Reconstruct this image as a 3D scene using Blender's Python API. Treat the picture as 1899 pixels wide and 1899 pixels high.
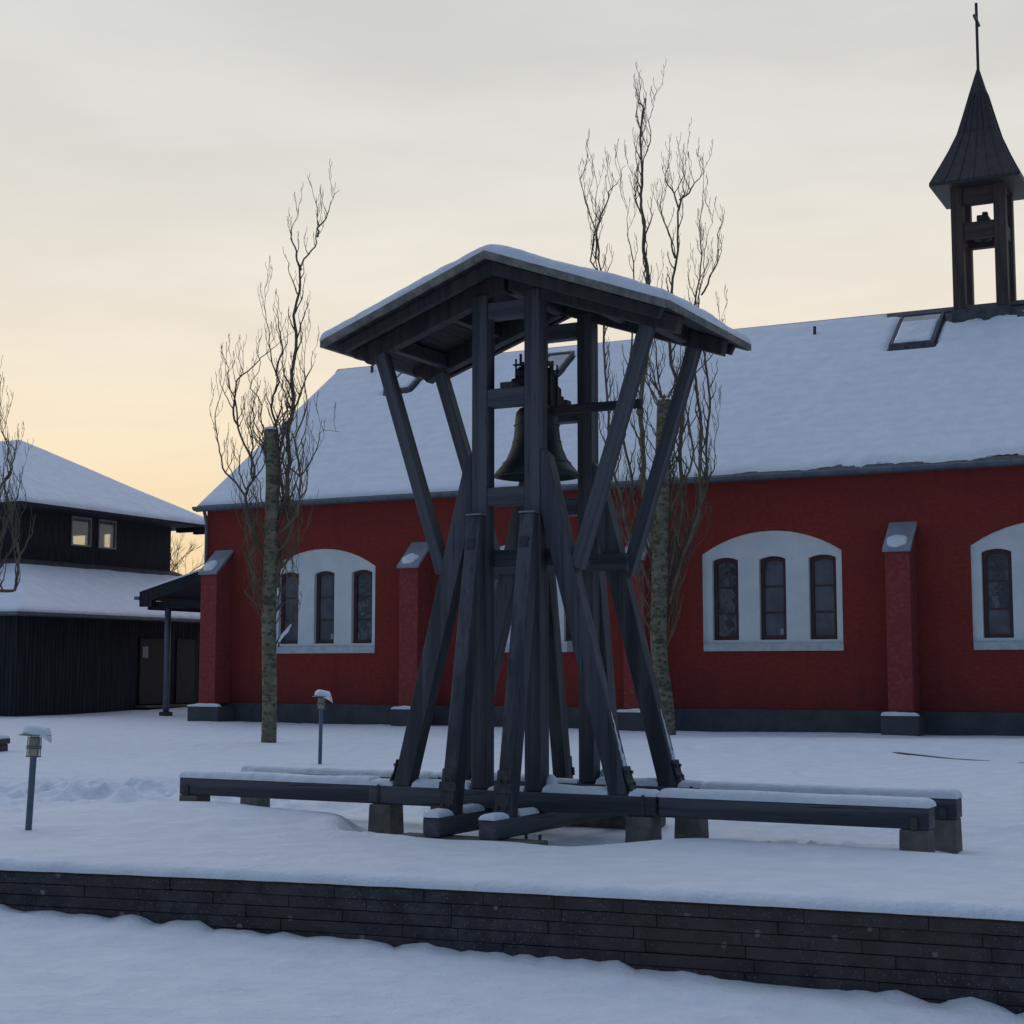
import bpy, math, random
from mathutils import Vector, Matrix, noise
R = math.radians
random.seed(7)
for o in list(bpy.data.objects): bpy.data.objects.remove(o)
scene = bpy.context.scene
COL = scene.collection

# ------------------------------------------------------------------ camera
FPX, CX, HY = 2900.0, 949.5, 1240.0          # focal length, centre and horizon in photo pixels
PITCH = math.atan((HY - CX) / FPX)
CAMZ = 1.3
cam_d = bpy.data.cameras.new('camera'); cam = bpy.data.objects.new('camera', cam_d); COL.objects.link(cam)
cam.location = (0, 0, CAMZ); cam.rotation_euler = (R(90) + PITCH, 0, 0)
cam_d.sensor_fit = 'HORIZONTAL'; cam_d.sensor_width = 36.0; cam_d.lens = 36.0 * FPX / 1899.0
cam_d.clip_start = 0.1; cam_d.clip_end = 3000
scene.camera = cam
scene.render.resolution_x = 1024; scene.render.resolution_y = 1024

def at(u, v, Y):
    """world point seen at photo pixel (u,v) at distance Y"""
    x = (u - CX) / FPX; y = -(v - CX) / FPX
    d = Vector((x, math.cos(PITCH) - y * math.sin(PITCH), math.sin(PITCH) + y * math.cos(PITCH)))
    d *= Y / d.y
    return Vector((d.x, d.y, d.z + CAMZ))

# ------------------------------------------------------------------ world: winter dusk, bright thin cloud towards the low sun
SUN_AZ = R(-14)          # left of straight ahead, behind the buildings
SUN_EL = R(3.0)
world = bpy.data.worlds.new('World'); scene.world = world; world.use_nodes = True
wn = world.node_tree; wn.nodes.clear()
def N(t, typ, **kw):
    n = t.nodes.new(typ)
    for k, v in kw.items(): setattr(n, k, v)
    return n
def mth(t, op, a, b=None, c=None, clamp=False):
    n = t.nodes.new('ShaderNodeMath'); n.operation = op; n.use_clamp = clamp
    for i, v in enumerate((a, b, c)):
        if v is None: continue
        if isinstance(v, (int, float)): n.inputs[i].default_value = v
        else: t.links.new(v, n.inputs[i])
    return n.outputs[0]
def mrange(t, v, a, b, c=0.0, d=1.0, smooth=True):
    n = t.nodes.new('ShaderNodeMapRange'); n.interpolation_type = 'SMOOTHSTEP' if smooth else 'LINEAR'
    n.inputs['From Min'].default_value = a; n.inputs['From Max'].default_value = b
    n.inputs['To Min'].default_value = c; n.inputs['To Max'].default_value = d
    t.links.new(v, n.inputs['Value']); return n.outputs[0]
def mixc(t, f, a, b, mode='MIX'):
    n = t.nodes.new('ShaderNodeMix'); n.data_type = 'RGBA'; n.blend_type = mode
    for s, v in ((n.inputs[0], f), (n.inputs[6], a), (n.inputs[7], b)):
        if isinstance(v, (int, float)): s.default_value = v
        elif isinstance(v, (tuple, list)): s.default_value = (*v[:3], 1)
        else: t.links.new(v, s)
    return n.outputs[2]
tc = N(wn, 'ShaderNodeTexCoord')
sep = N(wn, 'ShaderNodeSeparateXYZ'); wn.links.new(tc.outputs['Generated'], sep.inputs[0])
dotn = N(wn, 'ShaderNodeVectorMath', operation='DOT_PRODUCT'); wn.links.new(tc.outputs['Generated'], dotn.inputs[0])
dotn.inputs[1].default_value = (math.sin(SUN_AZ), math.cos(SUN_AZ), 0.0)
front = mrange(wn, dotn.outputs['Value'], -0.15, 0.80)
low = mrange(wn, sep.outputs['Z'], 0.80, 0.38)
ramp = N(wn, 'ShaderNodeValToRGB'); wn.links.new(sep.outputs['Z'], ramp.inputs[0])
cr = ramp.color_ramp; cr.interpolation = 'B_SPLINE'
stops = [(0.0, (1.0, 0.66, 0.34)), (0.08, (0.98, 0.76, 0.45)), (0.17, (0.91, 0.80, 0.63)), (0.26, (0.83, 0.785, 0.71)),
         (0.34, (0.725, 0.715, 0.68)), (0.45, (0.63, 0.64, 0.62)), (0.7, (0.46, 0.50, 0.55))]
cr.elements[0].position, cr.elements[0].color = stops[0][0], (*stops[0][1], 1)
cr.elements[1].position, cr.elements[1].color = stops[-1][0], (*stops[-1][1], 1)
for p, c in stops[1:-1]:
    e = cr.elements.new(p); e.color = (*c, 1)
# the glow is whiter away from the sun
warm = mrange(wn, dotn.outputs['Value'], 0.85, 1.0)
pale = mixc(wn, mrange(wn, sep.outputs['Z'], 0.32, 0.12, 0.0, 0.55), ramp.outputs[0], (0.97, 0.88, 0.75))
glow = mixc(wn, warm, pale, ramp.outputs[0])
mp = N(wn, 'ShaderNodeMapping'); wn.links.new(tc.outputs['Generated'], mp.inputs[0])
mp.inputs['Scale'].default_value = (1.6, 1.6, 7.0); mp.inputs['Rotation'].default_value = (0.0, R(8), 0.0)
nz = N(wn, 'ShaderNodeTexNoise'); nz.inputs['Scale'].default_value = 2.2; nz.inputs['Detail'].default_value = 6; nz.inputs['Roughness'].default_value = 0.55
wn.links.new(mp.outputs[0], nz.inputs['Vector'])
cloud = mrange(wn, nz.outputs['Fac'], 0.3, 0.7, 0.94, 1.045)
cv = N(wn, 'ShaderNodeCombineXYZ')
for i in range(3): wn.links.new(cloud, cv.inputs[i])
glow = mixc(wn, 1.0, glow, cv.outputs[0], 'MULTIPLY')
f = mth(wn, 'MULTIPLY', front, low)
sky = N(wn, 'ShaderNodeTexSky'); sky.sky_type = 'NISHITA'; sky.sun_disc = False
sky.sun_elevation = SUN_EL; sky.sun_rotation = SUN_AZ; sky.air_density = 1.0; sky.dust_density = 0.5
skm = N(wn, 'ShaderNodeVectorMath', operation='SCALE'); wn.links.new(sky.outputs[0], skm.inputs[0]); skm.inputs['Scale'].default_value = 0.05
updot = N(wn, 'ShaderNodeVectorMath', operation='DOT_PRODUCT'); wn.links.new(tc.outputs['Generated'], updot.inputs[0])
updot.inputs[1].default_value = (math.sin(SUN_AZ) * 0.60, math.cos(SUN_AZ) * 0.60, 0.80)
overhead = mixc(wn, mrange(wn, updot.outputs['Value'], 0.22, 0.98), (0.028, 0.082, 0.195), (0.625, 0.71, 0.92))   # thin cloud: palest overhead, dusky behind the camera
dome = mixc(wn, 1.0, overhead, skm.outputs[0], 'ADD')
final = mixc(wn, f, dome, glow)
bg = N(wn, 'ShaderNodeBackground'); wn.links.new(final, bg.inputs[0]); bg.inputs[1].default_value = 1.0
wo = N(wn, 'ShaderNodeOutputWorld'); wn.links.new(bg.outputs[0], wo.inputs[0])

sd = bpy.data.lights.new('sun', 'SUN'); sd.energy = 0.5; sd.angle = R(10); sd.color = (1.0, 0.78, 0.55)
sun = bpy.data.objects.new('sun', sd); COL.objects.link(sun)
dv = Vector((math.sin(SUN_AZ) * math.cos(SUN_EL), math.cos(SUN_AZ) * math.cos(SUN_EL), math.sin(SUN_EL)))
sun.rotation_euler = dv.to_track_quat('Z', 'Y').to_euler()

vs = scene.view_settings; vs.view_transform = 'Standard'; vs.look = 'None'; vs.exposure = 0.0; vs.gamma = 1.0
scene.render.engine = 'CYCLES'

# ------------------------------------------------------------------ materials
def mat(name, c1, c2=None, scale=6.0, rough=0.8, detail=5, bump=0.0, bscale=40.0, stretch=(1, 1, 1), spec=0.3, metal=0.0, lo=0.35, hi=0.65, extra=None):
    m = bpy.data.materials.new(name); m.use_nodes = True; t = m.node_tree; b = t.nodes['Principled BSDF']
    b.inputs['Roughness'].default_value = rough; b.inputs['Metallic'].default_value = metal
    b.inputs['Specular IOR Level'].default_value = spec
    co = N(t, 'ShaderNodeTexCoord'); mpn = N(t, 'ShaderNodeMapping'); t.links.new(co.outputs['Object'], mpn.inputs[0]); mpn.inputs['Scale'].default_value = stretch
    vec = mpn.outputs[0]
    col = None
    if c2 is not None:
        n = N(t, 'ShaderNodeTexNoise'); n.inputs['Scale'].default_value = scale; n.inputs['Detail'].default_value = detail; n.inputs['Roughness'].default_value = 0.6
        t.links.new(vec, n.inputs['Vector'])
        col = mixc(t, mrange(t, n.outputs['Fac'], lo, hi), c1, c2)
    if extra: col = extra(t, vec, col, b) or col
    if col is not None: t.links.new(col, b.inputs['Base Color'])
    else: b.inputs['Base Color'].default_value = (*c1, 1)
    if bump:
        n2 = N(t, 'ShaderNodeTexNoise'); n2.inputs['Scale'].default_value = bscale; n2.inputs['Detail'].default_value = 6; t.links.new(vec, n2.inputs['Vector'])
        bm = N(t, 'ShaderNodeBump'); bm.inputs['Strength'].default_value = 1.0; bm.inputs['Distance'].default_value = bump
        t.links.new(n2.outputs['Fac'], bm.inputs['Height']); t.links.new(bm.outputs[0], b.inputs['Normal'])
    return m
def snow_mat(name, rows=0.0):
    m = bpy.data.materials.new(name); m.use_nodes = True; t = m.node_tree; b = t.nodes['Principled BSDF']
    b.inputs['Base Color'].default_value = (0.80, 0.83, 0.87, 1); b.inputs['Roughness'].default_value = 0.65; b.inputs['Specular IOR Level'].default_value = 0.2
    co = N(t, 'ShaderNodeTexCoord')
    n1 = N(t, 'ShaderNodeTexNoise'); n1.inputs['Scale'].default_value = 3.0; n1.inputs['Detail'].default_value = 8; n1.inputs['Roughness'].default_value = 0.62; t.links.new(co.outputs['Object'], n1.inputs['Vector'])
    n2 = N(t, 'ShaderNodeTexNoise'); n2.inputs['Scale'].default_value = 90.0; n2.inputs['Detail'].default_value = 3; t.links.new(co.outputs['Object'], n2.inputs['Vector'])
    h = mth(t, 'ADD', mth(t, 'MULTIPLY', n1.outputs['Fac'], 0.03 if rows else 0.085), mth(t, 'MULTIPLY', n2.outputs['Fac'], 0.004))
    if rows:
        w = N(t, 'ShaderNodeTexWave'); w.wave_type = 'BANDS'; w.bands_direction = 'Y'; w.inputs['Scale'].default_value = rows; w.inputs['Distortion'].default_value = 1.2
        w.inputs['Detail'].default_value = 2; w.inputs['Detail Scale'].default_value = 2
        t.links.new(co.outputs['Object'], w.inputs['Vector'])
        h = mth(t, 'ADD', h, mth(t, 'MULTIPLY', w.outputs['Fac'], 0.005))
    bm = N(t, 'ShaderNodeBump'); bm.inputs['Strength'].default_value = 0.8; bm.inputs['Distance'].default_value = 1.0
    t.links.new(h, bm.inputs['Height']); t.links.new(bm.outputs[0], b.inputs['Normal'])
    ncol = mixc(t, mrange(t, n1.outputs['Fac'], 0.3, 0.7), (0.76, 0.79, 0.83), (0.84, 0.87, 0.90)); t.links.new(ncol, b.inputs['Base Color'])
    return m
def cracks(t, vec, col, b):
    # long drying cracks and paler worn grain
    v = N(t, 'ShaderNodeTexNoise'); v.inputs['Scale'].default_value = 16; v.inputs['Detail'].default_value = 2; t.links.new(vec, v.inputs['Vector'])
    k = mrange(t, v.outputs['Fac'], 0.30, 0.36)
    col = mixc(t, k, (0.022, 0.024, 0.029), col)
    return col
M = {}
M['snow'] = snow_mat('snow')
M['roof_snow'] = snow_mat('roof snow', rows=1.0)
M['timber'] = mat('tarred timber', (0.029, 0.033, 0.040), (0.088, 0.093, 0.104), scale=2.6, rough=0.62, stretch=(3, 3, 0.12), bump=0.003, bscale=12, extra=cracks, spec=0.4)
M['timber_brown'] = mat('timber with brown wear', (0.026, 0.027, 0.032), (0.052, 0.048, 0.048), scale=4, rough=0.65, stretch=(3, 3, 0.3), bump=0.003, bscale=14)
M['soffit'] = mat('old roof boards', (0.022, 0.022, 0.025), (0.045, 0.042, 0.04), scale=3, rough=0.8, stretch=(4, 0.4, 4), bump=0.002, bscale=20)
M['weathered'] = mat('weathered edge board', (0.13, 0.125, 0.115), (0.25, 0.23, 0.20), scale=9, rough=0.85, bump=0.003, bscale=30)
M['iron'] = mat('rusty iron', (0.045, 0.05, 0.056), (0.085, 0.08, 0.078), scale=20, rough=0.55, metal=0.5, bump=0.001, bscale=60)
M['bronze'] = mat('bell bronze', (0.010, 0.024, 0.023), (0.022, 0.046, 0.042), scale=5, rough=0.5, metal=0.2, spec=0.4)
M['concrete'] = mat('pier concrete', (0.10, 0.10, 0.085), (0.17, 0.16, 0.135), scale=7, rough=0.9, bump=0.003, bscale=60)
M['plinth'] = mat('grey painted plinth', (0.066, 0.070, 0.076), (0.09, 0.094, 0.10), scale=2.5, rough=0.9, bump=0.003, bscale=50)
def redvar(t, vec, col, b):
    n = N(t, 'ShaderNodeTexNoise'); n.inputs['Scale'].default_value = 0.5; n.inputs['Detail'].default_value = 5; t.links.new(vec, n.inputs['Vector'])
    col = mixc(t, mrange(t, n.outputs['Fac'], 0.35, 0.7, 0, 0.4), col, (0.18, 0.034, 0.036))
    # rain splash and damp rising from the plinth, ragged upper edge; faint runs below the eaves
    co = N(t, 'ShaderNodeTexCoord'); sp = N(t, 'ShaderNodeSeparateXYZ'); t.links.new(co.outputs['Object'], sp.inputs[0])
    m2 = N(t, 'ShaderNodeMapping'); t.links.new(co.outputs['Object'], m2.inputs[0]); m2.inputs['Scale'].default_value = (2.2, 2.2, .35)
    nb = N(t, 'ShaderNodeTexNoise'); nb.inputs['Scale'].default_value = 1.0; nb.inputs['Detail'].default_value = 6; t.links.new(m2.outputs[0], nb.inputs['Vector'])
    hgt = mth(t, 'ADD', sp.outputs['Z'], mth(t, 'MULTIPLY', nb.outputs['Fac'], -1.6))
    col = mixc(t, mrange(t, hgt, 0.55, -0.35, 0, .45), col, (0.125, 0.030, 0.028))
    return mixc(t, mrange(t, nb.outputs['Fac'], 0.58, 0.72, 0, .30), col, (0.15, 0.028, 0.028))
M['red'] = mat('red limewashed brick', (0.24, 0.037, 0.027), (0.275, 0.050, 0.036), scale=9, rough=0.9, bump=0.004, bscale=14, extra=redvar, stretch=(1, 1, 2.2), spec=0.15)
M['redbut'] = mat('red buttress wash with pale salts', (0.26, 0.052, 0.047), (0.33, 0.088, 0.078), scale=14, rough=0.92, bump=0.006, bscale=25, lo=.45, hi=.75, spec=0.15)
M['frieze'] = mat('dark red brick frieze', (0.13, 0.028, 0.026), (0.18, 0.04, 0.036), scale=8, rough=0.9)
M['white'] = mat('white limewash', (0.72, 0.74, 0.73), (0.80, 0.81, 0.79), scale=2, rough=0.9, bump=0.002, bscale=25)
M['sill'] = mat('grey stone sill', (0.48, 0.52, 0.53), (0.60, 0.63, 0.63), scale=5, rough=0.85, bump=0.002, bscale=30)
M['brownframe'] = mat('dark brown painted wood', (0.075, 0.035, 0.035), (0.10, 0.05, 0.045), scale=8, rough=0.6)
M['slate'] = mat('slate', (0.06, 0.065, 0.075), (0.10, 0.105, 0.11), scale=6, rough=0.65, bump=0.004, bscale=20)
M['metal'] = mat('dull zinc', (0.20, 0.225, 0.25), (0.28, 0.30, 0.325), scale=4, rough=0.5, metal=0.3)
M['capmetal'] = mat('grey coping', (0.26, 0.28, 0.31), (0.33, 0.35, 0.38), scale=3, rough=0.6)
M['gutter'] = mat('blue grey gutter', (0.10, 0.13, 0.16), (0.15, 0.18, 0.21), scale=4, rough=0.5, metal=0.2)
M['black'] = mat('black stained boards', (0.020, 0.022, 0.028), (0.038, 0.040, 0.048), scale=3, rough=0.8, stretch=(6, 6, 0.4), bump=0.003, bscale=10, spec=0.2)
def clad(t, vec, col, b):
    co = N(t, 'ShaderNodeTexCoord'); s = N(t, 'ShaderNodeSeparateXYZ'); t.links.new(co.outputs['Object'], s.inputs[0])
    fr = mth(t, 'FRACT', mth(t, 'MULTIPLY', mth(t, 'ADD', s.outputs['X'], s.outputs['Y']), 7.0))
    k = mrange(t, mth(t, 'ABSOLUTE', mth(t, 'SUBTRACT', fr, 0.5)), 0.40, 0.46)
    return mixc(t, k, col, (0.006, 0.007, 0.009))
M['vboards'] = mat('black vertical cladding', (0.018, 0.020, 0.026), (0.036, 0.038, 0.045), scale=2, rough=0.85, stretch=(5, 5, 0.3), extra=clad, spec=0.2)
M['tileband'] = mat('bare roof tiles', (0.10, 0.085, 0.085), (0.16, 0.14, 0.14), scale=7, rough=0.8, bump=0.01, bscale=12)
M['copper'] = mat('spire cladding', (0.032, 0.026, 0.026), (0.056, 0.043, 0.040), scale=3, rough=0.55, stretch=(5, 5, 0.5), spec=0.4)
M['wood_turret'] = mat('brown turret post', (0.055, 0.040, 0.038), (0.095, 0.065, 0.055), scale=3, rough=0.7, stretch=(3, 3, 0.3))
def bark(t, vec, col, b):
    v = N(t, 'ShaderNodeTexVoronoi'); v.inputs['Scale'].default_value = 7.5; t.links.new(vec, v.inputs['Vector'])
    wn2 = N(t, 'ShaderNodeTexNoise'); wn2.inputs['Scale'].default_value = 9; wn2.inputs['Detail'].default_value = 6; t.links.new(vec, wn2.inputs['Vector'])
    col = mixc(t, mrange(t, mth(t, 'ADD', v.outputs['Distance'], mth(t, 'MULTIPLY', wn2.outputs['Fac'], 0.7)), 0.55, 0.85), (0.085, 0.085, 0.035), col)
    w = N(t, 'ShaderNodeTexNoise'); w.inputs['Scale'].default_value = 4; w.inputs['Detail'].default_value = 8; w.inputs['Roughness'].default_value = 0.75; t.links.new(vec, w.inputs['Vector'])
    return mixc(t, mrange(t, w.outputs['Fac'], 0.52, 0.6), col, (0.078, 0.072, 0.052))
M['bark'] = mat('lichen bark', (0.15, 0.135, 0.088), (0.235, 0.215, 0.15), scale=5, rough=0.9, bump=0.02, bscale=10, stretch=(1, 1, 1.6), extra=bark)
M['twig'] = mat('twigs', (0.115, 0.09, 0.06), (0.185, 0.15, 0.10), scale=4, rough=0.85)
M['stone'] = mat('dark wall block', (0.075, 0.066, 0.064), (0.135, 0.12, 0.115), scale=9, rough=0.9, bump=0.006, bscale=45)
def lamp_glass():
    m = bpy.data.materials.new('frosted lamp glass'); m.use_nodes = True; b = m.node_tree.nodes['Principled BSDF']
    b.inputs['Base Color'].default_value = (0.40, 0.38, 0.27, 1); b.inputs['Roughness'].default_value = 0.3; b.inputs['Transmission Weight'].default_value = 0.3
    return m
M['lampglass'] = lamp_glass()
M['post'] = mat('painted steel post', (0.075, 0.11, 0.145), (0.10, 0.14, 0.175), scale=6, rough=0.5, spec=0.5)
def glass(name, base, rough=0.08, pattern=False):
    m = bpy.data.materials.new(name); m.use_nodes = True; t = m.node_tree; b = t.nodes['Principled BSDF']
    b.inputs['Roughness'].default_value = rough; b.inputs['Specular IOR Level'].default_value = 0.9; b.inputs['Base Color'].default_value = (*base, 1)
    co = N(t, 'ShaderNodeTexCoord')
    n = N(t, 'ShaderNodeTexNoise'); n.inputs['Scale'].default_value = 2.2; n.inputs['Detail'].default_value = 2; t.links.new(co.outputs['Object'], n.inputs['Vector'])
    col = mixc(t, mrange(t, n.outputs['Fac'], .35, .65), tuple(x * .75 for x in base), tuple(x * 1.25 for x in base))
    if pattern:
        v = N(t, 'ShaderNodeTexVoronoi'); v.feature = 'DISTANCE_TO_EDGE'; v.inputs['Scale'].default_value = 5.0
        d = N(t, 'ShaderNodeTexNoise'); d.inputs['Scale'].default_value = 3.5; d.inputs['Detail'].default_value = 2; t.links.new(co.outputs['Object'], d.inputs['Vector'])
        va = N(t, 'ShaderNodeVectorMath', operation='ADD'); vsn = N(t, 'ShaderNodeVectorMath', operation='SCALE'); vsn.inputs['Scale'].default_value = 0.7
        t.links.new(d.outputs['Color'], vsn.inputs[0]); t.links.new(vsn.outputs[0], va.inputs[0]); t.links.new(co.outputs['Object'], va.inputs[1])
        t.links.new(va.outputs[0], v.inputs['Vector'])
        v2 = N(t, 'ShaderNodeTexVoronoi'); v2.inputs['Scale'].default_value = 5.0; t.links.new(va.outputs[0], v2.inputs['Vector'])
        sv = N(t, 'ShaderNodeSeparateColor'); t.links.new(v2.outputs['Color'], sv.inputs[0])
        col = mixc(t, sv.outputs[0], (0.014, 0.016, 0.02), (0.11, 0.115, 0.12))
        col = mixc(t, mrange(t, v.outputs['Distance'], 0.02, 0.06), (0.008, 0.008, 0.01), col)
    t.links.new(col, b.inputs['Base Color'])
    return m
M['glass'] = glass('window glass', (0.075, 0.092, 0.115))
M['stained'] = glass('leaded stained glass', (0.05, 0.06, 0.07), 0.3, True)
def clear_glass():
    m = bpy.data.materials.new('clear pane'); m.use_nodes = True; t = m.node_tree; t.nodes.clear()
    a = N(t, 'ShaderNodeBsdfTransparent'); a.inputs[0].default_value = (.85, .85, .82, 1); g = N(t, 'ShaderNodeBsdfGlossy'); g.inputs['Roughness'].default_value = .05
    d = N(t, 'ShaderNodeBsdfDiffuse'); d.inputs[0].default_value = (.5, .5, .5, 1)
    m1 = N(t, 'ShaderNodeMixShader'); m1.inputs[0].default_value = .18; t.links.new(a.outputs[0], m1.inputs[1]); t.links.new(g.outputs[0], m1.inputs[2])
    m2 = N(t, 'ShaderNodeMixShader'); m2.inputs[0].default_value = .16; t.links.new(m1.outputs[0], m2.inputs[1]); t.links.new(d.outputs[0], m2.inputs[2])
    o = N(t, 'ShaderNodeOutputMaterial'); t.links.new(m2.outputs[0], o.inputs[0]); return m
M['clear'] = clear_glass()
M['paper'] = mat('paper notice', (0.35, 0.35, 0.34), rough=0.8)
M['interior'] = mat('dim interior', (0.07, 0.065, 0.06), rough=0.9)
M['door'] = mat('brown door', (0.009, 0.008, 0.009), (0.016, 0.013, 0.013), scale=3, rough=0.6)

# ------------------------------------------------------------------ helpers
def tag(o, label, cat, group=None):
    o['label'] = label; o['category'] = cat
    if group: o['group'] = group
    return o
def thing(name, label, cat, loc=(0, 0, 0), rotz=0.0, group=None):
    o = bpy.data.objects.new(name, None); COL.objects.link(o); o.location = loc; o.rotation_euler = (0, 0, rotz); o.empty_display_size = 0.2
    return tag(o, label, cat, group)
class MB:
    def __init__(s): s.v = []; s.f = []
    def add(s, vs, fs):
        k = len(s.v); s.v += [tuple(v) for v in vs]; s.f += [tuple(i + k for i in q) for q in fs]
    def box(s, x0, x1, y0, y1, z0, z1):
        s.add([(x, y, z) for z in (z0, z1) for y in (y0, y1) for x in (x0, x1)],
              [(0, 2, 3, 1), (4, 5, 7, 6), (0, 1, 5, 4), (2, 6, 7, 3), (0, 4, 6, 2), (1, 3, 7, 5)])
        return s
    def bar(s, p0, p1, w, d, up=(0, 0, 1)):
        p0 = Vector(p0); p1 = Vector(p1); z = (p1 - p0).normalized(); x = Vector(up).cross(z)
        if x.length < 1e-4: x = Vector((1, 0, 0)).cross(z)
        x.normalize(); y = z.cross(x)
        vs = [p + x * (sx * w / 2) + y * (sy * d / 2) for p in (p0, p1) for sx, sy in ((-1, -1), (1, -1), (1, 1), (-1, 1))]
        s.add(vs, [(3, 2, 1, 0), (4, 5, 6, 7), (0, 1, 5, 4), (1, 2, 6, 5), (2, 3, 7, 6), (3, 0, 4, 7)]); return s
    def prism(s, poly, axis, d0, d1):
        """poly of (p,q); axis 'y': (p,.,q)  axis 'x': (.,p,q)  axis 'z': (p,q,.)"""
        mk = {'y': lambda p, q, d: (p, d, q), 'x': lambda p, q, d: (d, p, q), 'z': lambda p, q, d: (p, q, d)}[axis]
        n = len(poly); vs = [mk(p, q, d0) for p, q in poly] + [mk(p, q, d1) for p, q in poly]
        s.add(vs, [tuple(range(n)), tuple(range(2 * n - 1, n - 1, -1))] + [(i, i + n, (i + 1) % n + n, (i + 1) % n) for i in range(n)]); return s
    def lathe(s, prof, c=(0, 0, 0), n=32, axis='z', caps=True):
        vs = []; m = len(prof)
        for i in range(n):
            a = 2 * math.pi * i / n
            for r, h in prof:
                p = (r * math.cos(a), r * math.sin(a), h)
                if axis == 'y': p = (p[0], h, p[1])
                if axis == 'x': p = (h, p[0], p[1])
                vs.append((p[0] + c[0], p[1] + c[1], p[2] + c[2]))
        fs = [(i * m + j, ((i + 1) % n) * m + j, ((i + 1) % n) * m + j + 1, i * m + j + 1) for i in range(n) for j in range(m - 1)]
        if caps:
            fs.append(tuple(i * m for i in range(n))[::-1]); fs.append(tuple(i * m + m - 1 for i in range(n)))
        s.add(vs, fs); return s
    def tube(s, pts, rad, n=6):
        pts = [Vector(p) for p in pts]; k = len(s.v); up = Vector((0.3, 1, 0.1)).normalized()
        for i, p in enumerate(pts):
            t = (pts[min(i + 1, len(pts) - 1)] - pts[max(i - 1, 0)]).normalized()
            x = t.cross(up)
            if x.length < 1e-3: x = t.cross(Vector((1, 0, 0)))
            x.normalize(); y = t.cross(x); r = rad[i] if isinstance(rad, (list, tuple)) else rad
            for j in range(n):
                a = 2 * math.pi * j / n; s.v.append(tuple(p + x * (r * math.cos(a)) + y * (r * math.sin(a))))
        for i in range(len(pts) - 1):
            for j in range(n):
                a = k + i * n + j; b = k + i * n + (j + 1) % n; s.f.append((a, b, b + n, a + n))
        s.f.append(tuple(k + j for j in range(n))[::-1]); s.f.append(tuple(k + (len(pts) - 1) * n + j for j in range(n))); return s
    def build(s, name, m, parent=None, smooth=False, bevel=0.0, kind=None):
        me = bpy.data.meshes.new(name); me.from_pydata(s.v, [], s.f); me.validate(); me.update()
        import bmesh
        b = bmesh.new(); b.from_mesh(me); bmesh.ops.recalc_face_normals(b, faces=b.faces); b.to_mesh(me); b.free()
        if smooth: me.shade_smooth()
        me.materials.append(m)
        o = bpy.data.objects.new(name, me); COL.objects.link(o)
        if parent: o.parent = parent
        if bevel:
            bv = o.modifiers.new('bevel', 'BEVEL'); bv.width = bevel; bv.segments = 2; bv.limit_method = 'ANGLE'; bv.angle_limit = R(40)
        if kind: o['kind'] = kind
        return o
def beam(name, p0, p1, w, d, m, parent, up=(0, 0, 1), bevel=0.008):
    """own mesh whose local z runs along the timber, so the grain follows it"""
    p0 = Vector(p0); p1 = Vector(p1); L = (p1 - p0).length; z = (p1 - p0).normalized(); x = Vector(up).cross(z)
    if x.length < 1e-4: x = Vector((1, 0, 0))
    x.normalize(); y = z.cross(x)
    mb = MB().box(-w / 2, w / 2, -d / 2, d / 2, -L / 2, L / 2)
    o = mb.build(name, m, parent, bevel=bevel)
    o.matrix_local = Matrix.Translation((p0 + p1) / 2) @ Matrix((x, y, z)).transposed().to_4x4()
    return o
def nz3(x, y, z=0.0): return noise.noise(Vector((x, y, z)))
def snow_field(x0, x1, y0, y1, h, base=lambda x, y: 0.0, step=0.05, r=None, amp=0.25, seed=0.0, mask=None, under=0.012, nf=3.0, edge=0.012):
    """closed lumpy sheet of snow over a base surface, rounded at its edges"""
    mb = MB(); nx = max(4, int((x1 - x0) / step)); ny = max(4, int((y1 - y0) / step)); r = r or h * 1.3
    def ax(a, b, n):
        # finer at both ends
        out = []
        for i in range(n + 1):
            t = i / n; out.append(a + (b - a) * t)
        e = min(r, (b - a) * 0.2)
        out = [a, a + e * .15, a + e * .4] + [q for q in out if a + e * .6 < q < b - e * .6] + [b - e * .4, b - e * .15, b]
        return out
    X = ax(x0, x1, nx); Y = ax(y0, y1, ny); nx = len(X); ny = len(Y)
    for x in X:
        for y in Y:
            d = min(x - x0, x1 - x, y - y0, y1 - y); k = min(1, d / r); prof = math.sqrt(max(0, 1 - (1 - k) ** 2))
            hh = h * prof * (1 + amp * nz3(x * nf, y * nf, seed)) + h * .15 * amp * nz3(x * 13, y * 13, seed)
            if mask: hh = min(hh, mask(x, y) * h * 1.2) if mask(x, y) < 1 else hh
            jx = edge * nz3(x * 9, y * 9, seed + 5) ; jy = edge * nz3(x * 9, y * 9, seed + 9)
            if mask and hh <= 0: hh = -under
            mb.v.append((x + jx, y + jy, base(x, y) + hh + (0.002 if not mask else 0)))
    top = len(mb.v)
    for x in X:
        for y in Y: mb.v.append((x, y, base(x, y) - (0.004 if not mask else under * 2)))
    q = lambda i, j: i * ny + j
    for i in range(nx - 1):
        for j in range(ny - 1): mb.f.append((q(i, j), q(i + 1, j), q(i + 1, j + 1), q(i, j + 1)))
    for i in range(nx - 1):
        for j in (0, ny - 1): mb.f.append((q(i, j), q(i, j) + top, q(i + 1, j) + top, q(i + 1, j)))
    for j in range(ny - 1):
        for i in (0, nx - 1): mb.f.append((q(i, j), q(i, j + 1), q(i, j + 1) + top, q(i, j) + top))
    return mb

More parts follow.
